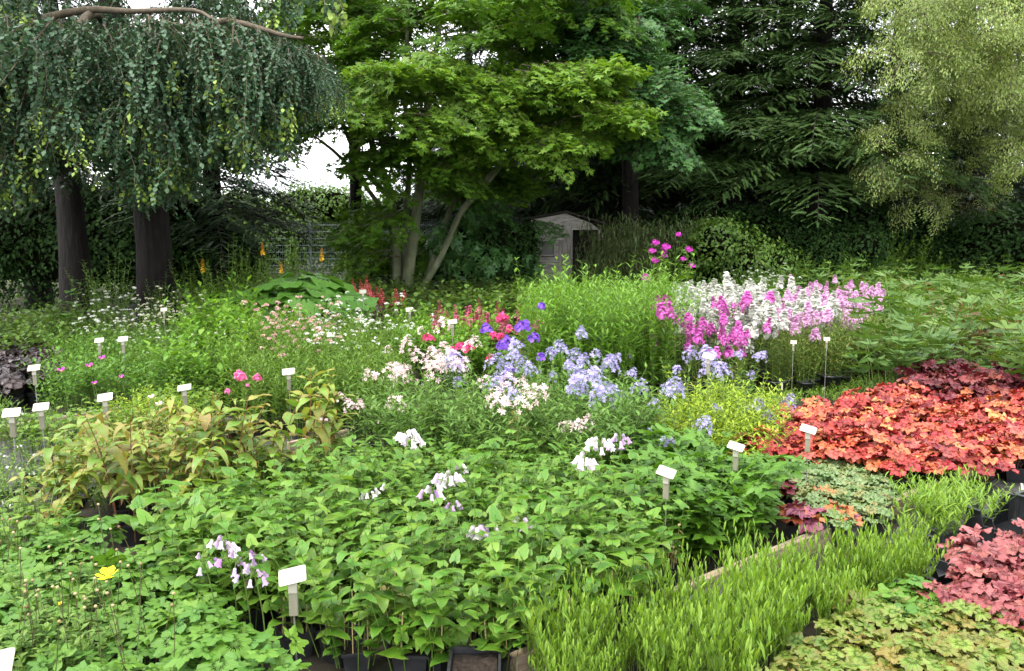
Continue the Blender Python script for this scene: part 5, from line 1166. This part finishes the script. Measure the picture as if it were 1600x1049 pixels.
for i, px in enumerate((1425, 1450, 1475)): put(P[0], 'pansy', 'low plant with small violet flowers in the far tray, '+['nearest to the phlox', 'middle one', 'nearest to the white tag'][i], 'pansy', at(px, 560, .05)*[1, 1, 0], i, 1., 'violet-flowered plants in the far tray')
# withered bellflower by the pots
P = [stem_plant(7, .34, .03, .2, 6, .05, T_oval, 'rustpeony', 'straw', .003, el=-.4, opp=False), stem_plant(10, .2, .03, .15, 1, .03, T_oval, 'lance', 'straw', .003, el=-.3)]
M['withered'] = leaf_mat('withered_leaf', [(.4, .34, .12), (.3, .24, .08), (.5, .44, .2)])
pw = stem_plant(5, .36, .03, .2, 9, .06, T_oval, 'withered', 'straw', .003, el=-.7, opp=False, t0=.3)
put(pw, 'withered_stems', 'withered straw-coloured stems between the nearest black pots', 'withered plant', at(628, 1040)*[1, 1, 0], 0, 1.); put(P[1], 'withered_stems', 'clump of cut straw-coloured stems in the nearest pot', 'withered plant', at(738, 1020)*[1, 1, 0], 1, 1.)
put(pw, 'withered_stems', 'withered stems at the timber edging below the right label', 'withered plant', at(1050, 905)*[1, 1, 0], 1, .7); put(pw, 'withered_stems', 'yellow withered shoot hanging under the blush flowers', 'withered plant', at(812, 750)*[1, 1, 0], 1, 1.4)

# ground cover everywhere else, nobody could count it
def ground_cover():
    g = Geo(); n = 42000; Y = 4.5+28*rng.random(n)**.8; X = (rng.random(n)*2-1)*(Y*.75+1.5); p = np.stack([X, Y, rng.random(n)*.12], 1)
    ex = [pp([(1380, 850), (1580, 850), (1900, 720), (1900, 640), (1600, 650), (1430, 740)]), pp([(1250, 600), (1420, 620), (1700, 600), (1700, 560), (1380, 556)]), pp([(-400, 800), (240, 760), (560, 700), (560, 665), (-100, 640)])]
    ok = np.array([not any(inside(e, x, y) for e in ex) for x, y in zip(X, Y)]); p = p[ok]; n = len(p)
    up = rng.normal(size=(n, 3))*.4+[0, -.2, 1]; g.add(T_small, frames(rng.normal(size=(n, 3))+[0, 0, .3], up, rng.uniform(.05, .12, n)), p)
    tag(obj('ground_cover', g.mesh('ground_cover', 'cover')), 'low weeds and seedlings covering the soil between the beds', 'ground cover', kind='stuff')
ground_cover()

# --- trays, pots, block, crates
def tray(px, py, w_, d_, h_, rz, label, z=0., notch=True, name='plant_tray'):
    p = at(px, py, z+h_); r = empty(name, (p[0], p[1], z), label, 'tray', 'black plastic trays', rz)
    t = .008
    def side(L_, notch):
        if not notch: V, F = box((0, 0, h_/2), (L_, t, h_), 0, .002); return V, F
        xs = [-L_/2, -L_*.26, -L_*.2, L_*.2, L_*.26, L_/2]; zs = [h_, h_, h_*.55, h_*.55, h_, h_]; V = []; F = []
        for y in (-t/2, t/2):
            for x, zz in zip(xs, zs): V += [(x, y, 0), (x, y, zz)]
        for i in range(5):
            a = 2*i; b = a+12; F += [(a, a+2, a+3), (a, a+3, a+1), (b, b+3, b+2), (b, b+1, b+3), (a+1, a+3, b+3), (a+1, b+3, b+1)]
        F += [(0, 1, 13), (0, 13, 12), (10, 23, 11), (10, 22, 23)]
        return np.array(V), np.array(F)
    for k, (L_, off) in enumerate(((w_, d_/2), (d_, w_/2), (w_, d_/2), (d_, w_/2))):
        a = k*PI/2; V, F = side(L_, notch); g = Geo(); g.raw(V, F)
        for x in np.linspace(-L_/2+.02, L_/2-.02, int(L_/.06)):                      # ribs
            hh = h_*.5 if abs(x) < L_*.26 and notch else h_*.92
            g.raw(*box((x, -t/2-.003, hh/2), (.006, .008, hh)))
        rim = [(-L_/2, -L_*.26), (L_*.26, L_/2)] if notch else [(-L_/2, L_/2)]
        for x0, x1 in rim: g.raw(*box(((x0+x1)/2, -.006, h_+.004), (x1-x0, .024, .008), 0, .002))
        c, s = math.cos(a), math.sin(a); mt = Matrix.Translation((off*s, -off*c, 0)) @ Matrix.Rotation(a, 4, 'Z')
        obj('side', g.mesh('side', 'plastic', False), r, mt)
    obj('base', Geo().raw(*box((0, 0, .006), (w_, d_, .006))).mesh('base', 'plastic', False), r)
    return r
A = .55
tray(1425, 880, .5, .32, .1, A, 'notched black tray at the near end of the loose green tufts')
tray(1535, 835, .5, .32, .1, A, 'notched black tray behind the dusky pink coral bells')
tray(1545, 900, .5, .34, .1, A, 'black tray under the dusky pink coral bells')
tray(1640, 880, .5, .34, .1, A, 'black tray at the far side of the dusky pink coral bells')
tray(1590, 795, .42, .3, .16, A, 'deep perforated black crate standing empty beside the path', name='plastic_crate')
tray(1665, 775, .42, .3, .2, A, 'deep black crate with a white tag beside the path', name='plastic_crate')
tray(1450, 556, .5, .3, .09, .1, 'black tray of violet-flowered plants beyond the phlox')
tray(1545, 565, .45, .3, .07, .1, 'black tray between the peonies and burgundy coral bells')
tray(490, 715, .34, .2, .13, .25, 'black tray behind the grey trough board')
tray(560, 690, .3, .25, .1, .2, 'black tray under the sprawling blush-pink bellflower')
tray(60, 775, .5, .3, .06, .3, 'low black tray at the path corner under the white-flowered cushions')
tray(90, 745, .4, .3, .08, .3, 'black tray below the two near left labels')
tray(190, 718, .45, .3, .08, .25, 'black tray with the tiny white flowers')
tray(20, 665, .4, .3, .08, .3, 'black tray behind the leftmost label')
for i, (px, py) in enumerate(((742, 1052),)):
    r = empty('plant_pot', tuple(at(px, py, .1)*[1, 1, 0]), 'square black pot at the near edge, '+['left of the cut stems', 'holding the cut stems', 'beside the withered stems', 'before the narrow green shoots'][i], 'pot', 'square black pots at the near edge', i*.2); obj('pot', POTB, r); obj('soil', SOILB, r)
p = at(1290, 815, .1); r = obj('stone_block', Geo().raw(*box((0, 0, .06), (.34, .16, .12), 0, .012)).mesh('stone_block', 'paving', False)); r.location = (p[0], p[1], 0); r.rotation_euler = (0, 0, .45); tag(r, 'grey stone block behind the timber edging, below the purple-pink coral bells', 'stone block')
p = at(1110, 925, .05); r = obj('stone_block', Geo().raw(*box((0, 0, .03), (.4, .2, .06), 0, .01)).mesh('stone_block', 'paving', False)); r.location = (p[0], p[1], 0); r.rotation_euler = (0, 0, .55); tag(r, 'low grey stone slab behind the edging at the jagged-leaved bed', 'stone block')

# --- label stakes
def label_stake(px, py, zt, tilt, roll, yaw, label, s=1., holder=True, w_=.095, h_=.06):
    s *= .88
    """px, py: centre of the card in the photo, standing zt high"""
    p = at(px, py, zt); r = empty('label_stake', (p[0], p[1], 0), label, 'plant label', 'card labels on metal stakes', yaw)
    hz = zt-.035*s
    obj('rod', Geo().raw(*tubes([[.004, .004, 0]], [[.002, .004, hz*.5]], [[0, .004, hz-.1*s]], .0032*s, .0032*s, 3, 8)).mesh('rod', 'steel'), r)
    g = Geo(); V, F = box((0, .0, 0), (.03*s, .02*s, .11*s), 0, .002); g.raw(V, F); hm = Matrix.Translation((0, .004, hz-.055*s))
    obj('holder', g.mesh('holder', 'holder', False), r, hm)
    V, F = box((0, 0, 0), (.03*s, .003, .05*s), 0, .001); obj('card_tab', Geo().raw(V, F).mesh('card_tab', 'plate', False), r, Matrix.Translation((0, -.008*s, hz)))
    g = Geo(); n = 6; V = []; c = .007*s; W2, H2 = w_*s/2, h_*s/2
    for z in (0, .0025):
        for cx, cy, a0 in ((W2-c, H2-c, 0), (-W2+c, H2-c, 90), (-W2+c, -H2+c, 180), (W2-c, -H2+c, 270)):
            for k in range(4): a = R(a0+k*30); V.append((cx+c*math.cos(a), cy+c*math.sin(a), z))
    m = 16; F = [(0, i+1, i) for i in range(1, m-1)]+[(m, m+i, m+i+1) for i in range(1, m-1)]
    for i in range(m): j = (i+1) % m; F += [(i, j, j+m), (i, j+m, i+m)]
    obj('card', g.raw(V, F).mesh('card', 'plate', False), r, Matrix.Translation((-.0*s, 0, zt)) @ Matrix.Rotation(R(roll), 4, 'Y') @ Matrix.Rotation(R(tilt), 4, 'X'))
for a in ((457, 900, .42, 42, -12, .1, 'large cream card on a steel rod in front of the bellflowers', 1.15),
          (1041, 738, .53, 38, 12, -.5, 'cream card on a rod rising from the jagged lobed leaves', 1.0), (1150, 698, .52, 32, 12, -.5, 'cream card just before the front tip of the orange-red bed', 1.0), (1263, 671, .5, 35, 12, -.5, 'cream card on a tall rod against the orange-red leaves', 1.05),
          (451, 581, .55, 45, -5, .2, 'cream card standing in the green phlox block', 1.15), (53, 575, .5, 45, -6, .2, 'cream card before the nearly black foliage', 1.15), (18, 645, .45, 45, -3, .2, 'cream card nearest the path corner, outermost of the left labels', 1.3), (64, 636, .45, 45, -5, .2, 'cream card of two tiers beside the outermost left label', 1.2), (164, 621, .45, 45, -8, .2, 'cream card over the bronze herbs', 1.25), (288, 606, .45, 35, -8, .2, 'cream card half hidden among the left green plants', 1.2), (224, 717, .4, 20, -5, .2, 'wide cream card tucked behind the yellowing leaves', 1.4),
          (1107, 557, .75, 40, 12, -.4, 'cream card below the magenta phlox', 1.0), (1533, 481, .62, 40, 10, -.4, 'small cream card in the peony field', 1.1), (707, 503, .75, 40, -4, .1, 'cream card on top of the blush-pink flowers', 1.1), (567, 456, .85, 60, -4, .1, 'small pale card among the coral red astilbes', 1.1), (528, 463, .8, 60, -4, .1, 'pale card by the dark foliage', .6),
          (155, 532, .6, 50, -4, .1, 'cream card in the yarrow, nearer the dark foliage', 1.0), (192, 530, .6, 50, -4, .1, 'cream card in the yarrow, second one', 1.1), (640, 484, .7, 55, -4, .1, 'white card behind the airy white flowers', 1.1), (517, 523, .65, 50, -4, .1, 'white card among the airy white flowers', 1.0), (256, 484, .8, 60, -4, .1, 'small brownish card behind the cream plumes', .8),
          (1240, 535, .85, 70, 0, -.3, 'thin label stake standing at the foot of the white phlox', .5), (1292, 530, .9, 70, 0, -.3, 'second thin stake at the foot of the pale pink phlox', .5)):
    label_stake(*a)
label_stake(-14, 1040, .3, 45, -10, .1, 'cream card cut off at the near corner below the buttercup', 1.6)
def stick(px, py, z, s, lab):
    V, F = box((0, 0, 0), (.02*s, .002, .09*s), 0, .0008); p = at(px, py, z); o = obj('plant_tag', Geo().raw(V, F).mesh('plant_tag', 'plate', False)); o.location = p; o.rotation_euler = (R(-25), R(18), .3); tag(o, lab, 'plant tag', 'small white plant tags')
for q in ((1474, 548, .1, 1.1, 'white plastic tag in the far tray of violet flowers'), (1598, 768, .2, 1., 'white tag on the deep black crate'), (500, 655, .2, .8, 'tiny white tag in the pot behind the trough'), (592, 657, .2, .6, 'tiny white tag below the blush-pink flowers'), (1222, 604, .2, .8, 'white tag in a pot at the foot of the white phlox')): stick(*q)
print('objects', len(bpy.data.objects))
